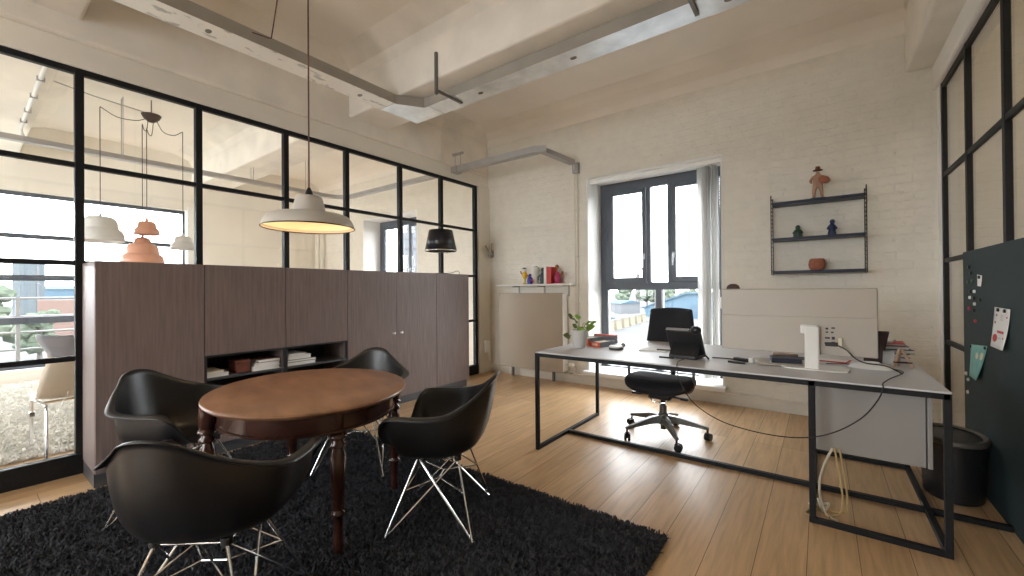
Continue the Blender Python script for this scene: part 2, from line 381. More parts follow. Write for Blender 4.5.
# ------------------------------------------------------------------ glass walls
def glass_wall(name, X, posts, pw, rails, base, ztop, yend, sgn, solid_from=None):
    r = struct_root(name, (X, 0, 0))
    d = .055
    for (ya, yb) in posts:
        MB().box(-d if sgn > 0 else 0, 0 if sgn > 0 else .03, ya, yb, 0, ztop).build('post', M['black_steel'], r, bevel=.003)
    y0, y1 = posts[0][0], posts[-1][1]
    for (za, zb) in rails:
        MB().box(-.045 if sgn > 0 else .003, -.004 if sgn > 0 else .027, y0, y1, za, zb).build('rail', M['black_steel'], r, bevel=.003)
    MB().box(-.05 if sgn > 0 else -.012, .012 if sgn > 0 else .05, y0, y1, 0, base).build('bottom_plate', M['black_steel'], r, bevel=.004)
    for (a, b) in zip(posts, posts[1:]):
        MB().box(-.028 if sgn > 0 else .014, -.022 if sgn > 0 else .020, a[1] - .008, b[0] + .008, base, ztop - .02).build('pane', M['pane'], r, smooth=False)
    return r
lp = [-3.455, -2.795, -2.135, -1.475, -.815, -.155, .506, 1.170, 1.842, 2.458, 3.147, 3.805, 4.468]
glass_wall('wall_left', XL, [(YR, YR + .04)] + [(y - .022 if y != .506 else y - .022, y + .022) for y in lp], .044,
           [(2.652, 2.692), (2.030, 2.062), (1.378, 1.410), (.745, .778)], .133, 2.69, 4.5, 1)
rp = [-3.3, -2.65, -2.0, -1.35, -.7, -.05, .6, 1.26, 1.92, 2.6, 3.27, 3.965, 4.62]
glass_wall('wall_right', XR, [(YR, YR + .04)] + [(y - .022, y + .022) for y in rp], .05,
           [(2.74, 2.785), (2.045, 2.08), (1.378, 1.41), (.745, .778)], .10, 2.785, 4.65, -1)

# ------------------------------------------------------------------ windows
def window(name, x0, x1, yf, z0=WZ0, z1=WZ1, axis=None):
    """anthracite window in an opening of the brick wall, frame front at yf"""
    r = struct_root(name, (0, 0, 0))
    a = M['anthracite']; w = x1 - x0; f = .09; t = .07
    m0 = x0 + w * .452; m1 = x0 + w * .472 + .0
    zt0, zt1 = 1.182, 1.272
    b = MB()
    b.box(x0, x0 + f, yf, yf + t, z0, z1); b.box(x1 - f, x1, yf, yf + t, z0, z1)
    b.box(x0 + f, x1 - f, yf, yf + t, z1 - .11, z1); b.box(x0 + f, x1 - f, yf, yf + t, z0, z0 + .06)
    b.build('window_frame', a, r, bevel=.004)
    MB().box(x0 + f, x1 - f, yf - .008, yf + t, zt0, zt1).build('transom', a, r, bevel=.004)
    c0, c1 = x0 + w * .435, x0 + w * .568
    for (u0, u1) in ((c0 - .05, c0), (c1, c1 + .05)):
        MB().box(u0, u1, yf, yf + t, zt1, z1 - .11).build('mullion', a, r, bevel=.004)
    cx = x0 + w * .4935
    MB().box(cx - .032, cx + .032, yf, yf + t, z0 + .06, zt0).build('mullion', a, r, bevel=.004)
    for (u0, u1, hx) in ((x0 + f, c0 - .05, 1), (c1 + .05, x1 - f, -1)):
        s = MB(); qo, qi, e = .10, .05, .018; q = qi; ql, qr = (qo, qi) if hx > 0 else (qi, qo)
        s.box(u0 + e * .3, u0 + ql, yf - e, yf + .03, zt1, z1 - .112); s.box(u1 - qr, u1 - e * .3, yf - e, yf + .03, zt1, z1 - .112)
        s.box(u0 + ql, u1 - qr, yf - e, yf + .03, zt1, zt1 + .065); s.box(u0 + ql, u1 - qr, yf - e, yf + .03, z1 - .165, z1 - .112)
        so = s.build('casement', a, r, bevel=.004)
        hxp = u1 - q / 2 if hx > 0 else u0 + q / 2
        h = MB(); h.box(hxp - .012, hxp + .012, yf - e - .012, yf - e, 1.56, 1.63)
        h.tube([(hxp, yf - e - .012, 1.60), (hxp, yf - e - .05, 1.60), (hxp, yf - e - .052, 1.59), (hxp, yf - e - .052, 1.47)], .009, 8)
        h.build('window_handle', M['alu'], so)
        MB().box(u0 + ql, u1 - qr, yf + .01, yf + .016, zt1 + .065, z1 - .165).build('pane', M['pane_out'], r, smooth=False)
    MB().box(c0, c1, yf + .03, yf + .036, zt1, z1 - .11).build('pane', M['pane_out'], r, smooth=False)
    for (u0, u1) in ((x0 + f, cx - .032), (cx + .032, x1 - f)):
        g = MB(); q = .02
        for (p, s_) in ((u0, 1), (u1, -1)): g.box(min(p, p + s_ * q), max(p, p + s_ * q), yf + .012, yf + .06, z0 + .06, zt0)
        g.build('glazing_bead', M['alu'], r)
        MB().box(u0 + q, u1 - q, yf + .03, yf + .036, z0 + .06, zt0).build('pane', M['pane_out'], r, smooth=False)
    # smooth white linings of the reveal
    l = MB(); l.box(x0 - .004, x0 + .012, YB - .004, yf, z0, z1 + .012); l.box(x1 - .012, x1 + .004, YB - .004, yf, z0, z1 + .012); l.box(x0 + .012, x1 - .012, YB - .004, yf, z1 - .004, z1 + .012)
    l.build('reveal_lining', M['white_paint'], r, bevel=.003)
    MB().box(x0 - .03, x1 + .03, YB - .11, yf, z0 - .0, z0 + .045).build('window_sill', M['white_paint'], r, bevel=.006)
    return r
window('window_1', *W1, YB + .375)
window('window_2', *W2, YB + .375)

def ribbon_window(name, lo, hi, z0, z1, bars, axis, p):
    """wide window: outer frame, horizontal bars, uprights, panes"""
    r = struct_root(name)
    def bx(b, a, c, za, zb, d0=0., d1=.07):
        if axis == 'y': b.box(p + d0, p + d1, a, c, za, zb)
        else: b.box(a, c, p + d0, p + d1, za, zb)
        return b
    b = MB(); bx(b, lo, lo + .07, z0, z1); bx(b, hi - .03, hi, z0, z1); bx(b, lo, hi, z1 - .05, z1); bx(b, lo, hi, z0, z0 + .06)
    b.build('window_frame', M['anthracite'], r, bevel=.004)
    for (za, zb) in bars: bx(MB(), lo + .05, hi - .05, za, zb).build('transom', M['anthracite'], r, bevel=.003)
    bx(MB(), lo + .05, hi - .05, z0 + .05, z1 - .04, .03, .036).build('pane', M['pane_out'], r, smooth=False)
    return r
ribbon_window('window_3', LW[0], LW[1], .16, 2.6, [(1.965, 2.025), (1.375, 1.455), (.775, .87)], 'y', XO - .2)
ribbon_window('fill_window_4', R1[0], R1[1], .5, 2.6, [(1.2, 1.27)], 'x', YR - .3)  # added window out of view, brings fill light into the room
ribbon_window('fill_window_5', R2[0], R2[1], .5, 2.6, [(1.2, 1.27)], 'x', YR - .3)  # second added window, extra daylight for the next room
# white lining right of the ribbon window in the next room
MB().box(XO - .19, XO + .012, LW[1] - .002, LW[1] + .16, .1, 2.66).build('trim_outer_window', M['white_paint'], kind='structure', bevel=.004)

# ================================================================== THE ROOM'S THINGS
# ------------------------------------------------------------------ rug with a shaggy pile
def tufts(name, x0, x1, y0, y1, dens, ln, wd, z, m, parent, seed, edge=.02, lean=.6):
    rng = np.random.default_rng(seed); n = int((x1 - x0) * (y1 - y0) * dens)
    px = rng.uniform(x0 - edge, x1 + edge, n); py = rng.uniform(y0 - edge, y1 + edge, n)
    th = rng.uniform(0, 2 * PI, n); a = rng.uniform(0, lean, n); L = ln * rng.uniform(.6, 1.15, n); W = wd * rng.uniform(.6, 1.3, n)
    ph = th + rng.uniform(-.8, .8, n); dx, dy = np.cos(th), np.sin(th); ux, uy = -np.sin(ph), np.cos(ph)
    V = np.zeros((n, 7, 3))
    for k, (f, bend, ww) in enumerate(((0, 0, .8), (.5, .35, 1.0), (.85, .9, .75))):
        r = L * np.sin(a) * bend * 1.1; h = L * np.cos(a) * f
        V[:, 2 * k, 0] = px + dx * r - ux * W * ww / 2; V[:, 2 * k, 1] = py + dy * r - uy * W * ww / 2; V[:, 2 * k, 2] = z + h
        V[:, 2 * k + 1, 0] = px + dx * r + ux * W * ww / 2; V[:, 2 * k + 1, 1] = py + dy * r + uy * W * ww / 2; V[:, 2 * k + 1, 2] = z + h
    V[:, 6, 0] = px + dx * L * np.sin(a) * 1.3; V[:, 6, 1] = py + dy * L * np.sin(a) * 1.3; V[:, 6, 2] = z + L * np.cos(a) * .95
    base = (np.arange(n) * 7)[:, None]
    q = np.array([0, 1, 3, 2, 2, 3, 5, 4, 4, 5, 6])[None] + base
    me = bpy.data.meshes.new(name); me.vertices.add(n * 7); me.vertices.foreach_set('co', V.ravel())
    me.loops.add(n * 11); me.loops.foreach_set('vertex_index', q.ravel().astype(np.int32))
    me.polygons.add(n * 3); st = (np.arange(n) * 11)[:, None] + np.array([0, 4, 8])[None]
    me.polygons.foreach_set('loop_start', st.ravel().astype(np.int32))
    me.polygons.foreach_set('use_smooth', np.ones(n * 3, dtype=bool))
    me.update(calc_edges=True); me.validate(); me.materials.append(m)
    o = bpy.data.objects.new(name, me); C.objects.link(o); o.parent = parent; o['kind'] = 'stuff'
    return o
rug = thing('shag_rug', 'charcoal black shaggy rug under the round wooden table and black chairs', 'rug', (-1.985, .80, 0))
MB().box(-1.50, 1.39, -1.2, 1.22, .001, .014).build('rug_backing', M['rug'], rug)
tufts('rug_pile', -1.50, 1.39, -1.2, 1.22, 27000, .021, .0085, .012, M['rug'], rug, 3, edge=.006, lean=1.25)

# ------------------------------------------------------------------ round dining table
TZ = .69
tb = thing('dining_table', 'round dark wooden table with turned legs standing on the charcoal rug', 'table', (-2.165, 1.13, .015), math.radians(160))
H = TZ - .015; A_, B_ = .540, .476
MB().lathe([(0, H - .028), (.955, H - .028), (.975, H - .024), (.992, H - .016), (1.0, H - .009), (.994, H - .003), (.985, H), (.6, H + .0005), (0, H + .0005)], 72, sx=A_, sy=B_).build('tabletop', M['mahog'], tb, angle=50)
ap = MB(); ap.lathe([(.86, H - .028), (.86, H - .108), (.875, H - .112), (.875, H - .120), (.82, H - .120), (.82, H - .028)], 72, sx=A_, sy=B_)
ap.build('apron', M['mahog_dk'], tb)
legp = [(0, H - .03), (.036, H - .03), (.036, H - .125), (.030, H - .132), (.040, H - .142), (.040, H - .150), (.026, H - .158), (.026, H - .166), (.037, H - .178), (.037, H - .188), (.024, H - .198), (.028, H - .215),
        (.034, H - .235), (.031, H - .33), (.025, H - .47), (.024, H - .475), (.031, H - .484), (.031, H - .494), (.022, H - .502), (.019, H - .60), (.022, H - .615), (.022, .03), (.016, .024), (.016, 0.0), (0, 0)]
a0 = math.radians(160)
for k, (dx, dy) in enumerate(((.42, -.10), (.14, .42), (-.42, .10), (-.14, -.42))):
    lx = math.cos(-a0) * dx - math.sin(-a0) * dy; ly = math.sin(-a0) * dx + math.cos(-a0) * dy
    MB().lathe(legp, 20).build('leg', M['mahog_dk'], tb, loc=(lx, ly, 0), angle=50)

# ------------------------------------------------------------------ moulded armchairs on wire bases
def sm(a, b, x):
    t = max(0, min(1, (x - a) / (b - a))); return t * t * (3 - 2 * t)
def rim(phi):
    """rim of the seat shell at angle phi (0 = front, pi = back): x (right), y (forward), z"""
    p = abs((phi + PI) % (2 * PI) - PI); s = 1 if ((phi + PI) % (2 * PI) - PI) >= 0 else -1
    K = [(0, 0, .225, .425), (18, .0765, .227, .423), (33, .160, .232, .432), (43, .219, .228, .470), (50, .258, .208, .545), (56, .271, .173, .590), (66, .283, .126, .600), (90, .287, .00, .601),
         (112, .274, -.099, .613), (128, .200, -.184, .650), (143, .124, -.248, .702), (160, .069, -.283, .740), (180, 0, -.294, .754)]
    d = math.degrees(p)
    for a, b in zip(K, K[1:]):
        if d <= b[0] + 1e-6:
            i = K.index(a); t = (d - a[0]) / (b[0] - a[0])
            pr = K[i - 1] if i else (-b[0], -b[1], b[2], b[3]); nx = K[i + 2] if i + 2 < len(K) else (360 - a[0], -a[1], a[2], a[3])
            o = []
            for c in (1, 2, 3):
                m0 = (b[c] - pr[c]) / (b[0] - pr[0]) * (b[0] - a[0]); m1 = (nx[c] - a[c]) / (nx[0] - a[0]) * (b[0] - a[0])
                o.append((2 * t ** 3 - 3 * t * t + 1) * a[c] + (t ** 3 - 2 * t * t + t) * m0 + (-2 * t ** 3 + 3 * t * t) * b[c] + (t ** 3 - t * t) * m1)
            return Vector((s * o[0], o[1], o[2]))
    return Vector((0, -.294, .754))
def shell_fn(u, v):
    phi = u * 2 * PI; r = rim(phi); d = abs(math.degrees((phi + PI) % (2 * PI) - PI))
    c = Vector((0, -.01, .378)); out = Vector((r.x - c.x, r.y - c.y, 0)); R = out.length; out.normalize()
    wa = sm(40, 58, d); arm = wa * (1 - sm(112, 150, d)); back = sm(120, 170, d)
    if v > .9:                                           # outward roll of the rim
        t = (v - .9) / .1
        roll = .004 + .030 * arm + .008 * back
        return r + out * roll * math.sin(t * PI / 2) + Vector((0, 0, -roll * .42 * t * t))
    t = v / .9
    # steep wall for arms and back, flat for the front lip
    ht = (1 - (1 - t) ** (2.5 - .4 * back)) * (.97 - .08 * back) + (1 - (.97 - .08 * back)) * t ** 3
    zt_wall = sm(.36, 1.05, t) / sm(.36, 1.05, 1) * .5 + t ** 3.0 * .5
    zt_front = t ** 2.0
    if d < 60:
        zt = zt_front * (1 - wa) + zt_wall * wa; ht = t * (1 - wa) + ht * wa
    else: zt = zt_wall
    z = c.z + (r.z - c.z) * zt
    if d < 40: z += .010 * math.sin(t * PI) * (1 - wa)
    return Vector((c.x + out.x * R * ht, c.y + out.y * R * ht, z))
def make_chair(label):
    t = thing('armchair', label, 'chair', (0, 0, 0), 0, None)
    MB().grid(shell_fn, 76, 30, closed_u=True).build('seat_shell', M['shell'], t, solid=.007, angle=80)
    r = .0052
    mounts = [(.115, .085), (-.115, .085), (-.115, -.115), (.115, -.115)]; feet = [(.235, .21), (-.235, .21), (-.235, -.21), (.235, -.21)]
    zt = .352
    for i in range(4):
        m = Vector((*mounts[i], zt)); f = Vector((*feet[i], .012)); j = (3 - i)             # neighbour along the depth
        m2 = Vector((*mounts[j], zt)); mid = m2.lerp(f, .45)
        b = MB(); b.tube([m, f], r, 8); b.tube([m2, mid, f + Vector((-.012 if f.x > 0 else .012, 0, 0))], r, 8)
        lg = b.build('leg', M['chrome'], t)
        MB().lathe([(0, .02), (.009, .018), (.011, .006), (.009, 0), (0, 0)], 10).build('foot_glide', M['rubber'], lg, loc=(f.x, f.y, 0))
    b = MB()
    b.tube([(x, y, zt) for x, y in mounts], r, 8, closed=True)
    q = [Vector((*mounts[i], zt)).lerp(Vector((*feet[i], .012)), .42) for i in range(4)]
    b.tube([q[0], (.045, .0, .225), q[3]], r * .9, 8); b.tube([q[1], (-.045, .0, .225), q[2]], r * .9, 8)
    b.tube([(.045, 0, .225), (-.045, 0, .225)], r * .9, 8)
    b.tube([q[0], (0, .06, zt - .01), q[1]], r * .9, 8); b.tube([q[2], (0, -.08, zt - .01), q[3]], r * .9, 8)
    b.build('wire_brace', M['chrome'], t)
    for x, y in mounts: MB().lathe([(0, 0), (.017, 0), (.017, .026), (0, .026)], 12).build('shock_mount', M['rubber'], t, loc=(x, y, zt - .004))
    return t
def face(dx, dy): return math.atan2(dy, dx) - PI / 2            # rotation that turns +Y to (dx, dy)
ch = make_chair('black armchair in front with its back to the viewer, tucked under the round table')
ch.location = (-1.741, .557, .014); ch.rotation_euler.z = face(-.622, .783); ch['group'] = 'armchairs around the table'
dup(ch, (-1.595, 1.519, .014), face(-.862, -.506), 'black armchair beside the open floor, side on to the round table')
dup(ch, (-2.773, .751, .014), face(.866, .50), 'black armchair between the round table and the blank end door of the sideboard')
dup(ch, (-2.52, 1.652, .014), face(.556, -.831), 'black armchair behind the round table, in front of the knobbed cabinet doors')

# ------------------------------------------------------------------ sideboard of cabinet units
XF, CH = -3.53, 1.39
def cabinet(label, y0, y1, kind):
    g = .0012; w = y1 - y0 - 2 * g; dp = XF - (XL + .018)
    t = thing('cabinet', label, 'cabinet', (XF, y0 + g, 0), 0, 'cabinet units of the sideboard')
    # local: x from -dp to 0 (front), y 0..w
    b = MB(); s = .018
    b.box(-dp, -.02, 0, s, .09, CH); b.box(-dp, -.02, w - s, w, .09, CH); b.box(-dp, -.02, s, w - s, CH - s, CH); b.box(-dp, -.02, s, w - s, .09, .108); b.box(-dp, -dp + .008, s, w - s, .108, CH - s)
    b.build('carcass', M['veneer'], t, bevel=.0015)
    MB().box(-dp + .02, -.045, 0, w, 0, .09).build('plinth', M['plinth'], t)
    def door(ya, yb, za, zb, knob=None):
        d = MB().box(-.0185, 0, ya, yb, za, zb).build('door', M['veneer'], t, bevel=.0012)
        if knob:
            MB().lathe([(0, .030), (.010, .029), (.0125, .024), (.011, .018), (.006, .014), (.006, .004), (.010, .002), (.010, 0), (0, 0)], 16).build('knob', M['chrome'], d, loc=(0, knob, .757), rot=(0, PI / 2, 0))
    if kind == 'niche':
        door(.0015, w - .0015, .738, CH - .001)
        b = MB(); f = .012
        b.box(-dp + .01, 0, 0, f, .33, .7365); b.box(-dp + .01, 0, w - f, w, .33, .7365); b.box(-dp + .01, 0, f, w - f, .7245, .7365); b.box(-dp + .01, 0, f, w - f, .33, .342); b.box(-dp + .01, -dp + .02, f, w - f, .342, .7245)
        b.build('niche', [M['niche']], t)
        MB().box(-dp + .02, -.002, .012, w - .012, .556, .572).build('shelf', M['plinth'], t, bevel=.001)
        door(.0015, w - .0015, .092, .327)
    elif kind == 'blank': door(.0015, w - .0015, .092, CH - .001)
    elif kind == 'pair':
        door(.0015, w / 2 - .0012, .092, CH - .001, w / 2 - .048); door(w / 2 + .0012, w - .0015, .092, CH - .001, w / 2 + .048)
    return t
ys = [.513, 1.073, 1.633, 2.19, 3.302, 3.845]
cabinet('grey brown cabinet with one blank tall door at the sideboard end behind the chairs', ys[0], ys[1], 'blank')
cabinet('grey brown cabinet with an open niche holding white books and a brown box', ys[1], ys[2], 'niche')
cabinet('grey brown cabinet with an open niche holding white books and a black ring binder', ys[2], ys[3], 'niche')
cabinet('grey brown cabinet with two tall doors and a pair of small chrome knobs', ys[3], ys[4], 'pair')
cabinet('grey brown cabinet with one blank tall door, below the black shaded lamp', ys[4], ys[5], 'blank')

def book(name, label, cat, w, d, h, cover, loc, rz, group=None, pages=M['paper'], soft=False):
    """lying book: cover wraps three sides, pages between"""
    t = thing(name, label, cat, loc, rz, group)
    e = min(.0035, h * .18); b = MB()
    b.box(-w / 2, w / 2, -d / 2, d / 2, 0, e); b.box(-w / 2, w / 2, -d / 2, d / 2, h - e, h); b.box(-w / 2, -w / 2 + e, -d / 2, d / 2, e, h - e)
    b.build('cover', cover, t, bevel=.0008)
    MB().box(-w / 2 + e, w / 2 - .004, -d / 2 + .004, d / 2 - .004, e, h - e).build('page_block', pages, t)
    return t
nz = .572
G1 = 'books lying in the sideboard niches'
# spine towards the wall (-x), pages to the room (+x)
def nb(y0, y1, z, h, label, cover, xs=-3.56, name='book', d=.22, cat='book'):
    return book(name, label, cat, d, y1 - y0, h, cover, (xs - d / 2, (y0 + y1) / 2, z), 0, G1)
nb(1.092, 1.235, nz, .024, 'white book at the left end of the niche, lowest of two', M['paper'])
nb(1.095, 1.205, nz + .0245, .018, 'cream book at the left end of the niche, on a white book', M['cream_paper'])
nb(1.40, 1.60, nz, .030, 'thick white book beside the brown box, lowest of its stack', M['paper'])
nb(1.42, 1.60, nz + .0305, .028, 'white book in the middle of the stack beside the brown box', M['paper'])
nb(1.44, 1.605, nz + .059, .026, 'white book with a red brown cover topping the stack beside the brown box', [M['terracotta_dk']])
nb(1.66, 1.90, nz, .026, 'long white book lying lowest under the black binder', M['paper'], d=.24)
nb(1.66, 1.905, nz + .0265, .022, 'black ring binder lying between white books in the niche', M['navy'], d=.26, name='ring_binder', cat='binder')
nb(1.665, 1.86, nz + .049, .034, 'thick white book lying on the black ring binder', M['paper'])
nb(1.67, 1.82, nz + .0835, .015, 'thin white book lying topmost on the black binder stack', M['paper'])
t = thing('wooden_box', 'small red brown wooden box in the niche beside white books', 'box', (-3.66, 1.34, nz))
MB().box(-.07, .07, -.05, .05, 0, .075).build('box_body', M['terracotta_dk'], t, bevel=.004)
MB().box(-.073, .073, -.053, .053, .075, .095).build('box_lid', M['terracotta_dk'], t, bevel=.004)

# ------------------------------------------------------------------ black shaded lamp on the sideboard
t = thing('table_lamp', 'black shaded table lamp standing on top of the sideboard', 'lamp', (-3.72, 3.557, CH))
MB().lathe([(0, 0), (.085, 0), (.088, .006), (.08, .014), (.014, .02), (.012, .03), (0, .03)], 28).build('base', M['blackplastic'], t)
MB().tube([(0, 0, .02), (0, 0, .47)], .008, 10).build('stem', M['blackplastic'], t)
sh = MB().lathe([(.192, .292), (.142, .535)], 40).build('lamp_shade', M['shade_bk'], t, solid=.003)
MB().lathe([(.189, .278), (.193, .292)], 40).build('shade_rim', M['chrome'], sh, solid=.003)
b = MB()
for k in range(3): b.tube([(0, 0, .47), (.16 * math.cos(k * 2.094), .16 * math.sin(k * 2.094), .50)], .003, 6)
b.build('shade_holder', M['chrome'], t)
MB().tube(curve_pts([(0, .06, .012), (.04, .14, .02), (.08, .21, .045), (.05, .27, .01), (-.05, .28, .006), (-.17, .24, .004)]), .0035, 6).build('cord', M['cable_bk'], t)

# ------------------------------------------------------------------ enamel pendant over the table
PX, PY, PZ = -2.20, 1.142, 1.530
t = thing('pendant_lamp', 'grey enamel pendant lamp glowing warm above the round table', 'lamp', (PX, PY, PZ))
R = .228
prof = [(1.0, 0), (1.005, .005), (.985, .02), (.94, .043), (.87, .062), (.79, .070), (.55, .077), (.40, .083), (.355, .092), (.325, .13), (.29, .163), (.265, .170), (.12, .174), (.04, .175)]
sh = MB().lathe([(r * R, z) for r, z in prof], 64).build('lamp_shade', M['enamel'], t, angle=60)
MB().lathe([(r * R - .004, z - .003) for r, z in prof[2:-2]], 64).build('shade_lining', M['enamel_in'], sh, angle=60)
MB().tube([(R * math.cos(k * PI / 32), R * math.sin(k * PI / 32), .002) for k in range(64)], .0032, 8, closed=True).build('shade_rim', M['mahog_dk'], sh)
MB().lathe([(0, .222), (.007, .218), (.013, .205), (.018, .190), (.020, .172), (0, .172)], 20).build('lampholder', M['blackplastic'], t)
MB().lathe([(0, .045), (.018, .048), (.028, .062), (.030, .078), (.024, .10), (.015, .115), (.013, .165), (0, .165)], 20).build('bulb', M['bulb'], t)
top = ZC - PZ - .10
cp = [(0, 0, .22), (0, 0, 1.0), (0, 0, top - .02), (-.03, .0, top + .005), (-.28, .08, top - .04), (-.60, .18, top + .0), (-.745, .215, top + .01), (-.80, .22, top - .06), (-.855, .19, top - .42), (-.868, .18, 1.432), (-.870, .13, 1.425), (-.872, .07, 1.418)]
MB().tube(curve_pts(cp, 5), .0042, 8).build('cord', M['cord'], t)
MB().lathe([(0, top + .10), (.05, top + .10), (.05, top + .07), (.02, top + .05), (0, top + .05)], 20, c=(-.745, .215, 0)).build('ceiling_rose', M['blackplastic'], t)
MB().tube([(0, 0, top + .10), (0, 0, top + .005), (-.015, 0, top - .012), (-.02, 0, top + .01)], .003, 6).build('hook', M['strut'], t)

# ------------------------------------------------------------------ cable trunking under the ceiling
t = thing('cable_trunking', 'wide galvanised cable trunking hung below the ceiling, bent along glass wall and beam', 'cable trunking', (0, 0, 2.9))
M['flaked'] = mat('galvanised_flaking_paint', (.52, .53, .53), .5, .3, color2=(.88, .87, .84), vscale=9, stretch=(1.6, .8, 1), bump=.05, bscale=40)
for n_ in M['flaked'].node_tree.nodes:
    if n_.type == 'VALTORGB': n_.color_ramp.elements[0].position = .37; n_.color_ramp.elements[1].position = .43
M['trunk_side'] = mat('trunking_side_shade', (.34, .315, .275), .6, var=.06, vscale=5)  # dull tone stands in for shade on the trunking sides
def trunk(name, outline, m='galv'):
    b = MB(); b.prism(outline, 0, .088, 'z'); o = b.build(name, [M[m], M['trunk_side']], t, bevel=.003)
    for p in o.data.polygons: p.material_index = 0 if abs(p.normal.z) > .5 else 1     # bare sheet below, shade of the sides put into their colour
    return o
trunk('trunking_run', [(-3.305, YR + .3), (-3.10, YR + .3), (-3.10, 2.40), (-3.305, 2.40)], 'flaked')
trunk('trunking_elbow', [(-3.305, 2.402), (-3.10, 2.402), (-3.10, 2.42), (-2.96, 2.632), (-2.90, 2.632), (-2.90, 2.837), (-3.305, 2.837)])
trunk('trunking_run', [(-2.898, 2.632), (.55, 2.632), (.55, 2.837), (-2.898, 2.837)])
for (x, y0, y1) in ((-2.60, 2.44, 2.74), (-.60, 2.44, 2.74)):
    b = MB(); b.box(x - .011, x + .011, y0 - .006, y0 + .019, -.045, .31); b.box(x - .013, x + .013, y0 + .02, y1 + .02, -.018, -.002)
    b.build('hanger', M['strut'], t, bevel=.002)
for (x, y) in ((-3.2, 1.0), (-3.21, 2.12), (-2.35, 2.73), (-1.45, 2.735), (-.42, 2.74)):
    MB().lathe([(0, -.004), (.016, -.004), (.018, 0), (0, 0)], 14, sx=1.5).build('knockout', M['strut'], t, loc=(x, y, 0))

# slimmer cable tray through the glass wall to the brick wall
t = thing('cable_tray', 'slim grey cable tray running through the glass wall to the brick wall', 'cable tray', (0, 0, 2.765))
def traypath(name, pts, w, h, m):
    b = MB(); P = [Vector((*p, 0)) for p in pts]; n = len(P); L = []; Rr = []
    for i in range(n):
        tdir = (P[min(i + 1, n - 1)] - P[max(i - 1, 0)]).normalized(); q = Vector((-tdir.y, tdir.x, 0))
        a = (P[min(i + 1, n - 1)] - P[i]).normalized() if i < n - 1 else tdir
        k = 1 / max(.5, abs(a.dot(tdir)))
        L.append(P[i] + q * w / 2 * k); Rr.append(P[i] - q * w / 2 * k)
    V = [[b.bm.verts.new(v + Vector((0, 0, z))) for v, z in ((L[i], 0), (Rr[i], 0), (Rr[i], h), (L[i], h))] for i in range(n)]
    for A, B in zip(V, V[1:]):
        for k in range(4): b.bm.faces.new((A[k], A[(k + 1) % 4], B[(k + 1) % 4], B[k]))
    b.bm.faces.new(V[0]); b.bm.faces.new(V[-1][::-1])
    return b.build(name, m, t, bevel=.003)
arc = [(-6.62 + .30 * (1 - math.cos(a)), 3.72 + .30 * math.sin(a)) for a in [k * PI / 2 / 6 for k in range(7)]]
traypath('tray', [(-6.62, YR + .2)] + arc + [(-3.3, 4.02), (-2.62, 4.02), (-2.55, 4.06), (-2.50, 4.66)], .085, .055, M['galv_dull'])
traypath('tray_lip', [(-3.96, 3.972), (-2.62, 3.972), (-2.49, 4.03)], .006, .075, M['galv_dull'])
b = MB()
for y in (4.01,):
    b.tube([(-3.88, y - .03, .07), (-3.88, y - .03, .24)], .004, 6); b.tube([(-3.78, y - .03, .07), (-3.78, y - .03, .22)], .004, 6)
    b.box(-3.92, -3.74, y - .045, y - .015, .215, .24)
    b.box(-3.93, -3.84, y - .06, y + .06, -.01, .07)
b.build('bracket', M['galv_dull'], t)
for (y, x) in ((1.2, -6.62), (2.6, -6.62), (3.4, -6.62)):
    for d_ in (-.04, .04): MB().tube([(x + d_, y, .05), (x + d_, y, .74)], .004, 6).build('hanger_rod', M['galv_dull'], t)
# drop of conduit down the brick wall
t = thing('wall_conduit', 'thin cream conduit running down the brick wall beside the window', 'conduit', (-2.475, YB - .012, 0))
MB().tube([(0, 0, .12), (0, 0, 2.79)], .008, 8).build('pipe', M['pipe'], t)
MB().tube(curve_pts([(-.035, .0, .13), (-.035, 0, 1.4), (-.04, 0, 2.45), (-.03, -.02, 2.62), (-.015, -.06, 2.78)]), .005, 6).build('cable', M['cable_wh'], t)
MB().box(-.05, .035, -.045, .012, 2.66, 2.80).build('tray_end_bracket', M['galv_dull'], t, bevel=.01)
for z in (.4, 1.0, 1.6, 2.2): MB().box(-.045, .014, -.010, .012, z, z + .018).build('clip', M['pipe'], t)

# ------------------------------------------------------------------ radiator, pipe, shelf, hook on the brick wall
t = thing('radiator', 'flat taupe panel radiator under the small white shelf', 'radiator', (-3.138, YB - .115, .135))
MB().box(-.51, .51, -.035, 0, .0, 1.015).build('front_panel', M['beige'], t, bevel=.006)
MB().box(-.50, .50, .001, .075, .02, 1.0).build('convector', M['pipe'], t, bevel=.004)
MB().box(.5105, .517, -.034, .085, .01, 1.005).build('side_cover', M['white_paint'], t, bevel=.002)
for x in (-.33, .33): MB().box(x - .012, x + .012, .02, .06, -.135, .02).build('foot', M['strut'], t)
b = MB(); b.tube([(.50, .04, .10), (.56, .04, .10), (.56, .04, .035)], .010, 10); b.build('supply_pipe', M['chrome'], t)
b = MB(); b.tube([(.56, .04, .10), (.63, .04, .10)], [.024, .021], 14); b.build('thermostat_valve', M['white_paint'], t, bevel=.003)
t = thing('heating_pipe', 'cream heating pipe clipped along the foot of the brick wall', 'pipe', (0, YB - .05, .118))
MB().tube([(-3.86, 0, 0), (.5, 0, 0)], .011, 10).build('pipe', M['pipe'], t)
for x in (-3.75, -2.58, -1.6, -.66, -.1, .4): MB().box(x - .012, x + .012, -.013, .05, -.016, .016).build('clip', M['pipe'], t)
t = thing('socket_box', 'small white socket box low on the plaster stub beside the glass wall', 'socket', (XL + .021, 4.635, .29))
MB().box(0, .042, -.045, .045, 0, .17).build('socket_cover', M['white_paint'], t, bevel=.006)
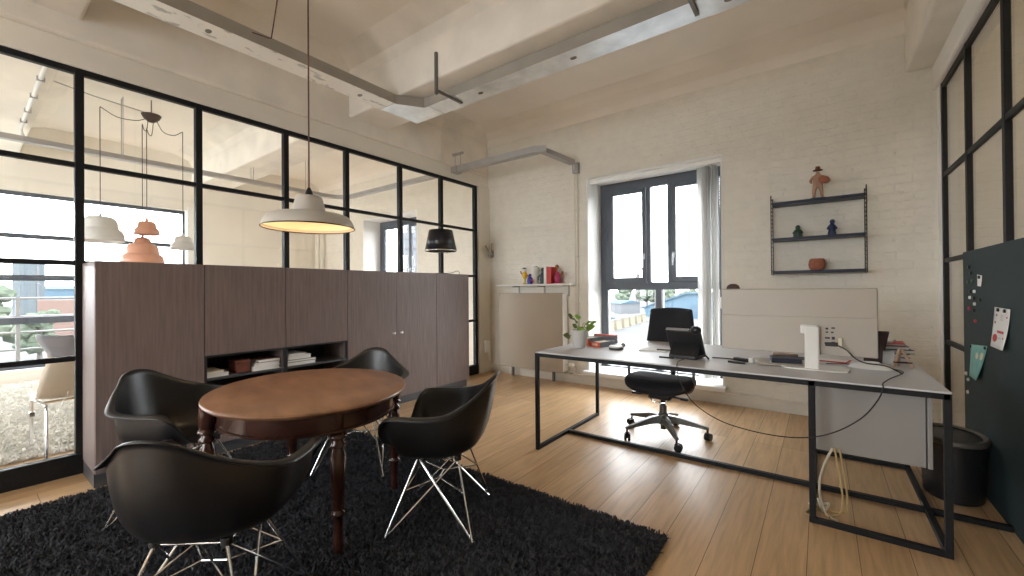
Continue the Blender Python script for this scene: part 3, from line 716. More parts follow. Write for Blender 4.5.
MB().tube(curve_pts([(.02, .01, .005), (.025, .03, -.08), (.03, .06, -.13), (.09, .07, -.16)]), .006, 6).build('cable', M['cable_wh'], t)
t = thing('wall_shelf', 'narrow white wall shelf above the taupe radiator', 'shelf', (-3.08, YB - .001, 1.245))
MB().box(-.60, .575, -.185, 0, 0, .024).build('board', M['white_paint'], t, bevel=.003)
for x in (-.32, .10, .47):
    b = MB(); b.box(x - .011, x + .011, -.165, 0, -.012, -.001); b.box(x - .011, x + .011, -.012, 0, -.14, -.012); b.build('bracket', M['galv_dull'], t, bevel=.002)
SZ = 1.2695; SY = YB - .10
def shelf_x(px): return -2.62 - (569 - px) * (1.19 / 72.0)
t = thing('toy_figure', 'yellow toy figure at the left end of the white shelf', 'figurine', (-3.235, SY, SZ))
MB().lathe([(0, 0), (.04, 0), (.042, .008), (.012, .018), (.010, .06), (.028, .085), (.038, .12), (.030, .155), (.012, .17), (0, .172)], 16).build('body', M['yellow'], t)
MB().ball((0, 0, .195), .027, 12).build('head', M['toywhite'], t)
MB().ball((-.005, -.004, .212), .026, 12, sc=(1.1, 1, .55)).build('cap', M['toydark'], t)
b = MB(); b.tube([(.03, 0, .13), (.06, -.01, .11), (.065, -.02, .08)], .008, 8); b.tube([(-.03, 0, .13), (-.055, -.01, .15), (-.06, -.015, .18)], .008, 8); b.build('arm', M['red'], t)
t = thing('vase', 'white round vase between coloured toys on the white shelf', 'vase', (-3.075, SY + .02, SZ))
MB().lathe([(0, 0), (.035, 0), (.045, .02), (.036, .08), (.055, .15), (.062, .19), (.05, .225), (.024, .235), (.022, .245), (.018, .245), (.016, .23), (0, .22)], 20).build('vase_body', M['toywhite'], t)
MB().tube([(.055 * math.cos(a) + .03, 0, .12 + .05 * math.sin(a)) for a in [k * PI / 8 - PI / 2 for k in range(9)]], .006, 8).build('handle', M['toywhite'], t)
t = thing('toy_figure', 'small dark blue toy figure in front of the white vase', 'figurine', (-3.115, SY - .055, SZ))
MB().lathe([(0, 0), (.034, 0), (.040, .03), (.036, .07), (.020, .095), (0, .10)], 14).build('body', M['toyblue'], t)
MB().ball((0, 0, .115), .022, 12).build('head', M['toyblue'], t)
b = MB(); b.tube([(.02, -.01, .06), (.05, -.02, .05), (.06, -.02, .02)], .010, 8); b.build('arm', M['red'], t)
t = thing('statuette', 'slate grey statuette between white vase and white book on the shelf', 'figurine', (-2.95, SY, SZ))
MB().lathe([(0, 0), (.05, 0), (.05, .012), (.038, .02), (.044, .05), (.036, .09), (.028, .13), (.022, .15), (0, .155)], 16).build('body', M['toydark'], t)
MB().ball((.006, 0, .185), .026, 12, sc=(1, 1, 1.2)).build('head', M['toydark'], t)
b = MB(); b.tube([(-.03, 0, .12), (-.065, -.01, .09), (-.05, -.03, .05)], .009, 8); b.tube([(.03, 0, .12), (.05, -.01, .09), (.035, -.03, .06)], .009, 8); b.build('arm', M['toydark'], t)
def upright(label, x, w, h, d, cover, grp):
    t = thing('book', label, 'book', (x, SY, SZ), 0, grp); b = MB(); e = .003
    b.box(-w / 2, -w / 2 + e, -d / 2, d / 2, 0, h); b.box(w / 2 - e, w / 2, -d / 2, d / 2, 0, h); b.box(-w / 2 + e, w / 2 - e, -d / 2, -d / 2 + e, 0, h)
    b.build('cover', cover, t, bevel=.0008); MB().box(-w / 2 + e, w / 2 - e, -d / 2 + e, d / 2 - .004, .003, h - .004).build('page_block', M['paper'], t)
upright('white book standing upright on the white shelf', -2.872, .040, .225, .13, M['toywhite'], 'books standing on the white shelf')
upright('red book standing upright on the white shelf', -2.815, .070, .215, .13, M['red'], 'books standing on the white shelf')
t = thing('statuette', 'dark red statuette with a raised arm at the right of the red book', 'figurine', (-2.72, SY, SZ))
MB().lathe([(0, 0), (.052, 0), (.054, .012), (.040, .022), (.046, .06), (.040, .10), (.024, .13), (.018, .15), (0, .155)], 16).build('body', M['magenta'], t)
MB().ball((-.012, 0, .215), .025, 12, sc=(1, 1, 1.25)).build('head', M['terracotta'], t)
MB().tube([(-.012, 0, .14), (-.012, 0, .19)], .013, 8).build('neck', M['terracotta'], t)
b = MB(); b.tube([(.02, 0, .125), (.055, 0, .11), (.075, 0, .155)], .010, 8); b.tube([(-.03, 0, .125), (-.05, 0, .09), (-.03, -.03, .06)], .010, 8); b.build('arm', M['terracotta'], t)
t = thing('coat_hook', 'bent metal coat hook on the brick wall beside the glass wall', 'hook', (-3.875, YB, 1.72))
for pts in ([(0, -.006, .02), (0, -.03, .03), (0, -.035, .10), (0, -.02, .14)], [(0, -.006, -.01), (0, -.05, .0), (0, -.11, .06), (0, -.155, .10)], [(0, -.006, -.03), (0, -.05, -.045), (0, -.085, -.03), (0, -.10, .0)]):
    MB().tube(curve_pts(pts), .0075, 8).build('prong', M['galv_dull'], t)
MB().box(-.016, .016, -.008, 0, -.04, .05).build('wall_plate', M['galv_dull'], t, bevel=.003); t.scale = (1.15, 1.1, 1.15)

# ------------------------------------------------------------------ wire shelf with figurines
SX0, SX1 = -.368, .312; zs = (1.336, 1.640, 1.972)
t = thing('wire_shelf', 'navy three tier wall shelf with wire ladder sides', 'shelf', ((SX0 + SX1) / 2, YB, 0))
hw = (SX1 - SX0) / 2; dp = .20
for z in zs: MB().box(-hw + .006, hw - .006, -dp + .01, -.012, z - .012, z + .012).build('shelf_board', M['shelf_navy'], t, bevel=.002)
for s in (-1, 1):
    b = MB(); x = s * hw; z0, z1 = 1.318, 2.03
    b.tube([(x, -.01, z0), (x, -.01, z1), (x, -.02, z1 + .018), (x, -.035, z1)], .0042, 6); b.tube([(x, -dp, z0), (x, -dp, z1), (x, -dp + .012, z1 + .02), (x, -dp + .03, z1)], .0042, 6)
    k = z0
    while k < z1 + .001: b.tube([(x, -.01, k), (x, -dp - .008, k)], .0034, 6); k += .037
    b.build('wire_ladder', M['wire'], t)
FY = YB - .105
# terracotta man on top
t = thing('clay_figure', 'terracotta figure of a man in a hat holding a round shield on the top shelf', 'figurine', (-.014, FY, zs[2] + .0125))
b = MB(); b.box(-.055, .055, -.035, .035, 0, .012); b.build('base', M['toydark'], t, bevel=.004)
def skin_body(name, m, parent, verts, edges, rad, sub=2):
    me = bpy.data.meshes.new(name); me.from_pydata(verts, edges, []); o = bpy.data.objects.new(name, me); C.objects.link(o); o.parent = parent
    s = o.modifiers.new('skin', 'SKIN'); s.use_smooth_shade = True
    o.modifiers.new('sub', 'SUBSURF').levels = sub; o.modifiers['sub'].render_levels = sub
    for v, r in zip(me.skin_vertices[0].data, rad): v.radius = (r, r)
    me.skin_vertices[0].data[0].use_root = True
    me.materials.append(m); return o
vt = [(0, 0, .125), (0, 0, .165), (0, 0, .205), (0, 0, .225), (0, -.002, .248), (-.022, 0, .115), (-.028, 0, .07), (-.03, 0, .02), (-.032, -.02, .016), (.022, 0, .115), (.026, 0, .07), (.03, 0, .02), (.032, -.02, .016),
      (-.036, 0, .20), (-.056, -.005, .165), (-.042, -.03, .145), (.036, 0, .20), (.062, -.01, .175), (.05, -.035, .16)]
ed = [(0, 1), (1, 2), (2, 3), (3, 4), (0, 5), (5, 6), (6, 7), (7, 8), (0, 9), (9, 10), (10, 11), (11, 12), (2, 13), (13, 14), (14, 15), (2, 16), (16, 17), (17, 18)]
skin_body('body', M['skin_clay'], t, vt, ed, [.030, .030, .034, .013, .020, .019, .015, .012, .010, .019, .015, .012, .010, .014, .012, .010, .014, .012, .010])
MB().lathe([(0, .295), (.014, .295), (.018, .288), (.020, .268), (.036, .264), (.036, .259), (0, .259)], 16).build('hat', M['terracotta_dk'], t)
MB().ball((.044, -.04, .165), .040, 16, sc=(1.1, .35, .85), rot=RY(math.radians(20))).build('shield', M['terracotta'], t)
# small green and blue figures
t = thing('ceramic_figure', 'small dark green seated figure on the middle navy shelf', 'figurine', (-.166, FY, zs[1] + .0125))
MB().lathe([(0, 0), (.048, 0), (.050, .015), (.044, .035), (.048, .05), (.038, .075), (.018, .085), (0, .086)], 18).build('body', M['green'], t)
MB().ball((0, 0, .100), .026, 12).build('head', M['green'], t)
b = MB()
for s in (-1, 1): b.tube([(s * .03, 0, .065), (s * .045, -.02, .045), (s * .02, -.042, .03)], .011, 8)
b.build('arm', M['green'], t)
t.scale = (.74, .74, .92)
t = thing('ceramic_figure', 'small dark blue standing figure on the middle navy shelf', 'figurine', (.083, FY, zs[1] + .0125))
MB().lathe([(0, 0), (.042, 0), (.042, .02), (.034, .05), (.036, .085), (.024, .11), (.014, .12), (0, .121)], 18).build('body', M['blue'], t)
MB().ball((.004, 0, .137), .026, 12, sc=(1, 1, .95)).build('head', M['blue'], t)
b = MB()
for s in (-1, 1): b.tube([(s * .026, 0, .095), (s * .042, -.015, .07), (s * .022, -.04, .055)], .010, 8)
b.build('arm', M['blue'], t)
t.scale = (.74, .74, .88)
t = thing('clay_pot', 'rounded terracotta pot on the lowest navy shelf', 'pot', (-.027, FY, zs[0] + .0125))
MB().lathe([(0, 0), (.05, 0), (.066, .02), (.072, .055), (.066, .095), (.055, .112), (.05, .112), (.058, .085), (.06, .05), (.045, .015), (0, .012)], 24, sx=1.05).build('pot_body', M['terracotta'], t)
t.scale = (.84, .84, .92)

# ------------------------------------------------------------------ blind at the window
t = thing('vertical_blind', 'white vertical blind drawn to the right side of the window', 'blind', (0, YB + .085, 0))
MB().box(W1[0] + .014, W1[1] - .014, -.025, .025, WZ1 - .045, WZ1 - .006).build('headrail', M['white_paint'], t, bevel=.003)
MB().box(-1.62, -1.50, -.045, -.024, WZ1 - .062, WZ1 - .012).build('bracket', M['white_paint'], t, bevel=.004)
for k, (x, a) in enumerate(((-1.04, 6), (-1.0, 40), (-.985, 60), (-.978, 70), (-.962, 76), (-.915, 70), (-.893, 74))):
    a = math.radians(a)
    MB().grid(lambda u, v, x=x, a=a: Vector((x + (u - .5) * .088 * math.cos(a), .045 + (u - .5) * .088 * math.sin(a) + .004 * math.sin(u * PI), .22 + v * (WZ1 - .27))), 5, 2).build('slat', M['blind'], t, solid=.0015)
MB().tube([(-.835, -.03, WZ1 - .05), (-.835, -.03, 1.08)], .002, 6).build('pull_chain', M['white_paint'], t)
MB().box(-.848, -.822, -.045, -.015, .98, 1.10).build('chain_weight', M['white_paint'], t, bevel=.005)
# ------------------------------------------------------------------ desk
DZ = .73
t = thing('desk', 'long pale grey desk on a thin black steel frame in front of the window', 'desk', (0, 0, 0))
MB().box(-1.712, .452, 2.588, 3.70, DZ - .009, DZ).build('desktop', M['desk'], t, bevel=.002)
f = .026
b = MB()
b.box(-1.70, .448, 2.596, 2.596 + f, DZ - .036, DZ - .0095); b.box(-1.70, .448, 3.668, 3.668 + f, DZ - .036, DZ - .0095); b.box(-.03, -.03 + f, 2.622, 3.668, DZ - .036, DZ - .0095)
b.build('apron_frame', M['black_steel'], t)
b = MB()      # closed loop at the left end
b.box(-1.722, -1.722 + f, 2.596, 2.596 + f, 0, DZ - .0095); b.box(-1.722, -1.722 + f, 3.63, 3.63 + f, 0, DZ - .0095)
b.box(-1.722, -1.722 + f, 2.622, 3.63, 0, f); b.box(-1.722, -1.722 + f, 2.622, 3.63, DZ - .036, DZ - .0095)
b.build('end_loop', M['black_steel'], t, bevel=.001)
for (x, y, z0) in ((-.058, 2.596, 0), (.428, 2.596, 0), (-.058, 3.70, f), (.428, 3.70, f)):
    MB().box(x, x + f, y, y + f, 0, DZ - .0095).build('leg', M['black_steel'], t, bevel=.001)
b = MB()
b.box(-.032, .428, 2.596, 2.596 + f, 0, f); b.box(-.032, .428, 3.70, 3.70 + f, 0, f); b.box(-.058, -.032, 2.622, 3.70, 0, f); b.box(.428, .454, 2.622, 3.70, 0, f)
b.build('base_frame', M['black_steel'], t, bevel=.001)
MB().box(-1.696, .735, 3.045, 3.075, .001, .028).build('floor_bar', M['black_steel'], t, bevel=.002)
b = MB(); b.box(-.03, .40, 2.80, 3.36, .315, DZ - .05); b.build('drawer_case', M['panel'], t, bevel=.002)
MB().box(.404, .422, 2.79, 3.36, .315, DZ - .05).build('drawer_front', M['panel'], t, bevel=.002)

# ------------------------------------------------------------------ office chair at the desk
oc = thing('office_chair', 'black swivel office chair at the desk facing away from the window', 'chair', (-1.035, 3.43, 0))
zc = .062
for k in range(5):
    a = math.radians(-57 + 72 * k); ca, sa = math.cos(a), math.sin(a); R = .325
    b = MB()
    n = Vector((-sa, ca, 0)); d = Vector((ca, sa, 0)); P = []
    for (r, w, zt, zb) in ((.03, .028, .175, .115), (.12, .026, .165, .115), (.24, .020, .130, .100), (R + .01, .015, .105, .085)):
        P.append([b.bm.verts.new(d * r + n * sw * w + Vector((0, 0, z))) for sw, z in ((-1, zb), (1, zb), (.7, zt), (-.7, zt))])
    for A, B in zip(P, P[1:]):
        for q in range(4): b.bm.faces.new((A[q], A[(q + 1) % 4], B[(q + 1) % 4], B[q]))
    b.bm.faces.new(P[0][::-1]); b.bm.faces.new(P[-1])
    lg = b.build('base_arm', M['castmetal'], oc, bevel=.003)
    b = MB(); cx = d * R; t_ = a + 1.1; h = Vector((math.cos(t_), math.sin(t_), 0)); s = Vector((-h.y, h.x, 0))
    for sd in (-1, 1):
        c = cx + s * sd * .014 + h * .012 + Vector((0, 0, .029))
        b.tube([c - s * .009, c + s * .009], .0285, 16)
    b.tube([cx + Vector((0, 0, .09)), cx + Vector((0, 0, .045))], .008, 8); b.tube([cx + h * .012 + Vector((0, 0, .029)) - s * .02, cx + h * .012 + Vector((0, 0, .029)) + s * .02], .012, 8)
    b.tube([cx + Vector((0, 0, .05)) - s * .018, cx + Vector((0, 0, .05)) + s * .018], .014, 8)
    b.build('castor', M['blackplastic'], lg)
MB().lathe([(0, .10), (.036, .10), (.04, .12), (.04, .175), (.032, .19), (.028, .195), (.028, .255), (0, .255)], 20).build('hub', M['castmetal'], oc)
MB().lathe([(0, .06), (.020, .06), (.020, .33), (0, .33)], 16).build('gas_column', M['blackplastic'], oc)
b = MB(); b.box(-.085, .085, -.11, .13, .315, .372); b.build('tilt_mechanism', M['blackplastic'], oc, bevel=.015)
MB().tube(curve_pts([(-.09, -.08, .325), (-.05, -.10, .298), (0, -.105, .292), (.05, -.10, .298), (.09, -.08, .325)]), .007, 8).build('mechanism_rim', M['chrome'], oc)
for s, ln in ((-1, .235), (1, .205)):
    b = MB(); b.tube([(s * .07, -.03, .335), (s * .16, -.05, .335)], .008, 8); b.box(min(s * .15, s * ln), max(s * .15, s * ln), -.065, -.038, .325, .343); b.build('lever', M['blackplastic'], oc, bevel=.004)
def seat_fn(u, v):          # rounded cushion, front towards -y
    a = u * 2 * PI; e = 3.2; c, s_ = math.cos(a), math.sin(a)
    x = -.022 + .262 * math.copysign(abs(c) ** (2 / e), c); y = .235 * math.copysign(abs(s_) ** (2 / e), s_)
    prof = [(0, .022), (.6, .020), (.88, .012), (.97, -.002), (1.0, -.022), (.985, -.045), (.90, -.062), (.5, -.066), (0, -.066)]
    q = v * (len(prof) - 1); i = min(int(q), len(prof) - 2); f_ = q - i
    r = prof[i][0] * (1 - f_) + prof[i + 1][0] * f_; x = (x + .022) * r - .022; z = prof[i][1] * (1 - f_) + prof[i + 1][1] * f_
    X, Y = x, y * r
    z += .020 * (X / .245) ** 2 - .030 * max(0, -Y / .235) ** 3
    return Vector((X, Y + .0, .452 + z))
MB().grid(seat_fn, 48, 25, closed_u=True).build('seat', M['fabric_bk'], oc, angle=60)
def back_fn(u, v):
    w = (.165 + .025 * math.sin(min(1, (1 - v) * 1.2) * PI * .5)) + .0
    s = u * 2 - 1; z = .555 + v * .47 - .012 * s * s * v
    return Vector((-.03 + s * (.228 - .052 * v), .335 + .06 * v - .055 * s * s + .02 * math.sin(v * PI), z))
MB().grid(back_fn, 15, 18).build('backrest', M['fabric_bk'], oc, solid=.035, bevel=0, subsurf=1)
b = MB(); b.tube(curve_pts([(0, .08, .345), (0, .25, .33), (-.02, .36, .40), (-.03, .395, .55), (-.03, .40, .72)]), .022, 10); b.build('back_stem', M['blackplastic'], oc)
for s in (-1, 1):
    b = MB(); b.tube(curve_pts([(-.01 + s * .08, .03, .365), (-.016 + s * .20, .02, .372), (-.02 + s * .252, .0, .43), (-.02 + s * .258, -.02, .60)]), .012, 10)
    ar = b.build('armrest', M['castmetal'], oc)
    MB().box(-.02 + s * .258 - .04, -.02 + s * .258 + .04, -.13, .10, .60, .625).build('arm_pad', M['blackplastic'], ar, bevel=.01)

# ------------------------------------------------------------------ monitor
mo = thing('monitor', 'large silver widescreen monitor seen from behind on the desk', 'monitor', (-.134, 2.93, DZ))
b = MB(); W, z0, z1 = .374, .083, .456
b.prism([(-W, z0), (W, z0), (W, z1), (-W, z1)], .0, .018, 'y'); b.build('bezel', M['blackplastic'], mo, bevel=.003)
MB().box(-W, W, -.022, -.0005, z0, z1).build('back_cover', M['silver'], mo, bevel=.006)
MB().box(-W + .002, W - .002, -.0255, -.0215, z0 + .002, z0 + .212).build('connector_housing', M['silver'], mo, bevel=.004)
MB().box(-W + .006, W - .006, .018, .020, z0 + .008, z1 - .006).build('screen', M['navy'], mo)
st = MB().box(.056, .124, -.075, -.046, .0, .246).build('stand_column', M['stand'], mo, bevel=.008)
MB().box(.036, .118, -.052, -.0258, .20, .252).build('stand_head', M['stand'], st, bevel=.008)
b = MB(); b.prism([(.04, -.10), (.20, -.10), (.245, -.08), (.26, -.03), (.26, .06), (.22, .10), (-.02, .10), (-.06, .06), (-.06, -.03), (-.04, -.08)], .0015, .009, 'z'); b.build('stand_foot', M['stand'], mo, bevel=.002)
b = MB()
for (x, z, w_, h_) in ((.158, .232, .012, .010), (.186, .236, .016, .008), (.158, .212, .010, .008), (.182, .212, .012, .008), (.160, .180, .022, .009), (.186, .180, .014, .016), (.160, .150, .026, .012), (.186, .152, .016, .018)):
    b.box(x - w_ / 2, x + w_ / 2, -.028, -.0252, z - h_ / 2, z + h_ / 2)
b.build('ports', M['navy'], mo)
b = MB(); b.box(.150, .205, -.062, -.036, .138, .158); b.build('plug', M['cable_bk'], mo, bevel=.003)
MB().box(.207, .222, -.052, -.036, .135, .185).build('plug_tag', M['cream_paper'], mo, rot=None)
MB().tube(curve_pts([(.20, -.055, .146), (.24, -.075, .125), (.275, -.08, .085), (.32, -.07, .062), (.40, -.02, .048), (.45, .0, .022), (.47, .03, .006)]), .0036, 8).build('display_cable', M['cable_bk'], mo)
t = thing('webcam', 'small brown grey webcam dome on top of the monitor', 'webcam', (-.445, 2.935, DZ + .457))
MB().lathe([(0, .032), (.018, .030), (.032, .02), (.038, .006), (.038, 0), (0, 0)], 20, sx=1.0, sy=.6).build('housing', M['brown'], t)
MB().lathe([(0, 0), (.008, 0), (.009, .003), (0, .003)], 12).build('lens', M['navy'], t, loc=(0, .022, .014), rot=(-PI / 2, 0, 0))

# ------------------------------------------------------------------ desk phone, seen from behind
ph = thing('desk_phone', 'black desk phone on an angled foot with its back to the viewer', 'phone', (-.727, 2.925, DZ), math.radians(-6))
tilt = math.radians(-28)
b = MB(); b.box(-.118, .108, -.014, .012, .0, .205); body = b.build('body', M['blackplastic'], ph, bevel=.008, loc=(0, .055, .012), rot=(math.radians(30), 0, 0))
MB().box(-.114, .035, -.012, .010, .2055, .209).build('top_edge', M['alu'], ph, loc=(0, .055, .012), rot=(math.radians(30), 0, 0))
b = MB(); b.prism([(-.075, .0), (.075, .0), (.072, .012), (.008, .105), (-.008, .100), (-.075, .022)], -.088, .088, 'x'); b.build('foot', M['blackplastic'], ph, bevel=.004)
b = MB(); b.tube(curve_pts([(.078, .012, .02), (.078, .032, .06), (.078, .032, .14), (.078, .012, .20)]), [.020] * 2 + [.016] * 20 + [.020] * 3, 12)
b.ball((.078, .008, .022), .026, 12, sc=(1.1, .8, 1)); b.ball((.078, .004, .202), .030, 12, sc=(1.15, .9, 1))
b.build('handset', M['blackplastic'], ph, loc=(0, .055, .012), rot=(math.radians(30), 0, 0))
MB().tube(curve_pts([(.03, -.03, .012), (.10, -.03, .02), (.125, -.02, .03), (.14, .0, .008), (.13, .03, .006)]), .006, 8).build('plug_lead', M['cable_bk'], ph)
# ------------------------------------------------------------------ cables
t = tag(MB().tube(curve_pts([(-.715, 2.83, DZ + .006), (-.72, 2.72, DZ + .006), (-.70, 2.60, DZ + .006), (-.69, 2.574, DZ - .03), (-.675, 2.565, .64), (-.60, 2.56, .53), (-.47, 2.56, .455), (-.32, 2.56, .425), (-.16, 2.56, .422), (-.04, 2.56, .445), (.06, 2.56, .495), (.15, 2.56, .575), (.205, 2.565, .66), (.226, 2.574, DZ - .012), (.228, 2.60, DZ + .006), (.245, 2.68, DZ + .006), (.28, 2.80, DZ + .006), (.335, 2.96, DZ + .006), (.345, 3.05, DZ + .006), (.30, 3.12, DZ + .006), (.18, 3.18, DZ + .006), (.02, 3.12, DZ + .006)]), .0028, 8).build('power_cable', M['cable_bk']), 'long thin black cable hanging in a loop below the front edge of the desk', 'cable')
t = tag(MB().tube(curve_pts([(-.58, 2.99, DZ + .005), (-.50, 3.0, DZ + .005), (-.42, 2.99, DZ + .005), (-.34, 3.0, DZ + .005)]), .0042, 8).build('network_cable', M['cable_bk']), 'short black cable running across the desk between phone and monitor', 'cable')
t = thing('cable_bundle', 'white and ochre cables dangling from the desk to the floor', 'cables', (-.035, 2.775, 0))
MB().tube(curve_pts([(.075, 0, .34), (.045, 0, .26), (.02, -.01, .16), (.022, -.02, .07), (.04, -.04, .02), (.05, -.06, .006), (.09, -.10, .006)]), .006, 8).build('cable', M['cable_wh'], t)
MB().tube(curve_pts([(.085, .01, .34), (.10, .0, .22), (.115, -.01, .10), (.105, -.03, .02), (.06, -.07, .006), (.07, -.13, .006), (.13, -.14, .006)]), .0045, 8).build('cable', M['cable_ye'], t)
MB().tube(curve_pts([(.105, .02, .34), (.125, .01, .20), (.135, .0, .07), (.12, .02, .006), (.0, -.02, .006), (-.04, -.10, .006), (.03, -.14, .012)]), .0045, 8).build('cable', M['cable_ye'], t)
MB().tube(curve_pts([(.01, .02, .05), (.03, -.02, .006), (.06, .03, .03), (.02, .06, .006), (-.03, .03, .006)]), .006, 8).build('cable', M['cable_wh'], t)

# ------------------------------------------------------------------ plant
pl = thing('potted_plant', 'small green plant in a pale grey pot at the left end of the desk', 'plant', (-1.535, 2.955, DZ))
MB().lathe([(0, 0), (.038, 0), (.046, .006), (.062, .08), (.066, .14), (.063, .143), (.058, .14), (.054, .115), (0, .115)], 28).build('pot', M['pot'], pl)
MB().lathe([(0, .118), (.05, .116), (.054, .112)], 18).build('soil', M['soil'], pl)
lv = [(-.085, -.03, .085, 1.9, 1.0, 0), (.082, -.015, .155, -1.3, 1.25, 1), (.098, .01, .185, -1.0, 1.15, 1), (.06, .02, .19, -.6, .9, 1), (-.03, .0, .205, .4, 1.15, 0), (-.012, .01, .235, .2, 1.0, 1), (-.055, .02, .165, 1.0, .8, 0), (.03, -.03, .15, -.5, .8, 1), (-.11, .04, .245, 1.1, .75, 0)]
for (x, y, z, tl, s, k) in lv:
    b = MB(); b.tube(curve_pts([(x * .15, y * .15, .115), (x * .5, y * .5, .115 + (z - .115) * .75 + .02), (x * .92, y * .92, z)]), [.0028] * 17, 6)
    sm_ = b.build('stem', M['stem'], pl)
    def lf(u, v, s=s):
        c = u * 2 - 1; L = .060 * s; wv = math.sin(PI * min(1, v ** .8)) ** .7 * .031 * s
        return Vector((c * wv, v * L - .01, -.010 * c * c + .012 * math.sin(v * PI)))
    MB().grid(lf, 7, 9).build('leaf', M['leaf'] if k else M['leaf_dk'], pl, loc=(x * .9, y * .9, z), rot=(math.radians(35), tl * .5, math.atan2(y, x) - PI / 2 + .4 * math.sin(7 * s)), solid=.0012)

# ------------------------------------------------------------------ coral boxes, puck, notebook on the desk
def coral_tray(label, x, y, rz, w=.115, d=.235, h=.042, z=DZ):
    t = thing('document_box', label, 'box', (x, y, z), rz, 'coral fronted document boxes')
    b = MB(); e = .004
    b.box(-w / 2, w / 2, -d / 2, d / 2, 0, e); b.box(-w / 2, -w / 2 + e, -d / 2, d / 2, e, h); b.box(w / 2 - e, w / 2, -d / 2, d / 2, e, h); b.box(-w / 2 + e, w / 2 - e, d / 2 - e, d / 2, e, h)
    b.build('tray', M['grey_side'], t, bevel=.001)
    b = MB(); b.box(-w / 2, w / 2, -d / 2 - .006, -d / 2, 0, .012); b.box(-w / 2, w / 2, -d / 2 - .006, -d / 2, h - .010, h); b.box(-w / 2, -w * .28, -d / 2 - .006, -d / 2, .012, h - .010); b.box(w * .28, w / 2, -d / 2 - .006, -d / 2, .012, h - .010)
    b.build('front', M['coral'], t, bevel=.001)
    MB().box(-w / 2 + .006, w / 2 - .006, -d / 2 + .004, d / 2 - .01, .005, h - .006).build('papers', M['cream_paper'], t)
coral_tray('coral fronted box with cream papers, the one nearer the front edge of the desk', -1.435, 3.16, math.radians(-14), h=.040, w=.105, d=.19)
coral_tray('coral fronted box behind the plant pot, pushed up to the other coral box', -1.565, 3.225, math.radians(-14), h=.058, w=.10, d=.18)
t = thing('folder', 'pale grey folder with a coral spine leaning behind the coral boxes', 'folder', (-1.52, 3.43, DZ), math.radians(-8))
MB().box(-.11, .11, -.012, .012, .0, .058).build('cover', M['grey_side'], t, rot=(math.radians(14), 0, 0), bevel=.002)
MB().box(-.112, .112, -.014, .014, .059, .066).build('spine', M['coral'], t, rot=(math.radians(14), 0, 0), bevel=.002)
t = thing('desk_puck', 'round white puck with a dark grey base on the desk', 'puck', (-1.265, 3.03, DZ))
MB().lathe([(0, 0), (.050, 0), (.052, .004), (.051, .016), (0, .016)], 28).build('base', M['toydark'], t)
MB().lathe([(0, .0165), (.052, .0165), (.053, .022), (.049, .028), (0, .030)], 28).build('cover', M['stand'], t)
t = thing('stone_ball', 'small grey ball on the desk just behind the white puck', 'ball', (-1.262, 3.17, DZ))
MB().ball((0, 0, .018), .018, 14).build('ball', M['galv_dull'], t)
book('notebook', 'thin white notebook lying on the desk beside the black phone', 'notebook', .20, .14, .010, M['paper'], (-1.00, 3.12, DZ), math.radians(6))
t = thing('pen', 'black pen lying on the white notebook', 'pen', (-.925, 3.10, DZ + .0102), math.radians(10))
MB().tube([(-.05, 0, .005), (.055, 0, .005)], .005, 8).build('barrel', M['blackplastic'], t); MB().tube([(.055, 0, .005), (.066, 0, .005)], [.004, .001], 8).build('tip', M['chrome'], t)
t = thing('stylus', 'dark stylus lying on the desk in front of the phone', 'pen', (-.83, 2.83, DZ), math.radians(4))
MB().tube([(-.045, 0, .005), (.05, 0, .005)], .005, 8).build('barrel', M['blackplastic'], t); MB().tube([(.05, 0, .005), (.064, 0, .005)], [.004, .001], 8).build('tip', M['alu'], t)

# ------------------------------------------------------------------ things under and beside the monitor
lt = thing('laptop', 'closed silver laptop on the desk under the monitor', 'laptop', (-.20, 3.0, DZ), math.radians(14))
MB().box(-.135, .135, -.105, .105, .003, .011).build('base', M['silver'], lt, bevel=.003)
MB().box(-.135, .135, -.105, .105, .0115, .017).build('lid', M['silver'], lt, bevel=.003)
b = MB()
for x in (-.11, .11):
    for y in (-.085, .085): b.lathe([(0, 0), (.006, 0), (.006, .003), (0, .003)], 10, c=(x, y, 0))
b.build('foot', M['rubber'], lt)
book('notebook', 'dark navy notebook lying on the closed silver laptop', 'notebook', .155, .12, .026, M['navy'], (-.175, 2.99, DZ + .0172), math.radians(10), pages=M['navy'])
book('notebook', 'black notebook with white page edges behind the navy notebook', 'notebook', .18, .13, .016, M['navy'], (-.16, 3.19, DZ), math.radians(4))
t = thing('eyeglass_case', 'small brown case on the black notebook under the monitor', 'case', (-.19, 3.19, DZ + .0162), math.radians(8))
MB().box(-.07, .07, -.025, .025, 0, .013).build('case_bottom', M['brown'], t, bevel=.005); MB().box(-.07, .07, -.025, .025, .0135, .024).build('case_lid', M['woodpale'], t, bevel=.005)
t = thing('charger', 'dark power adapter with a white plug on the desk left of the laptop', 'charger', (-.40, 2.97, DZ), math.radians(-28))
MB().box(-.055, .045, -.018, .018, 0, .020).build('brick', M['blackplastic'], t, bevel=.004); MB().box(.048, .075, -.016, .016, .0, .030).build('plug', M['paper'], t, bevel=.003)
t = thing('pen', 'dark pen on the desk in front of the power adapter', 'pen', (-.415, 2.865, DZ), math.radians(-14))
MB().tube([(-.055, 0, .006), (.045, 0, .006)], .006, 8).build('barrel', M['blackplastic'], t); MB().tube([(.045, 0, .006), (.062, 0, .006)], [.005, .001], 8).build('tip', M['galv_dull'], t)
b = None
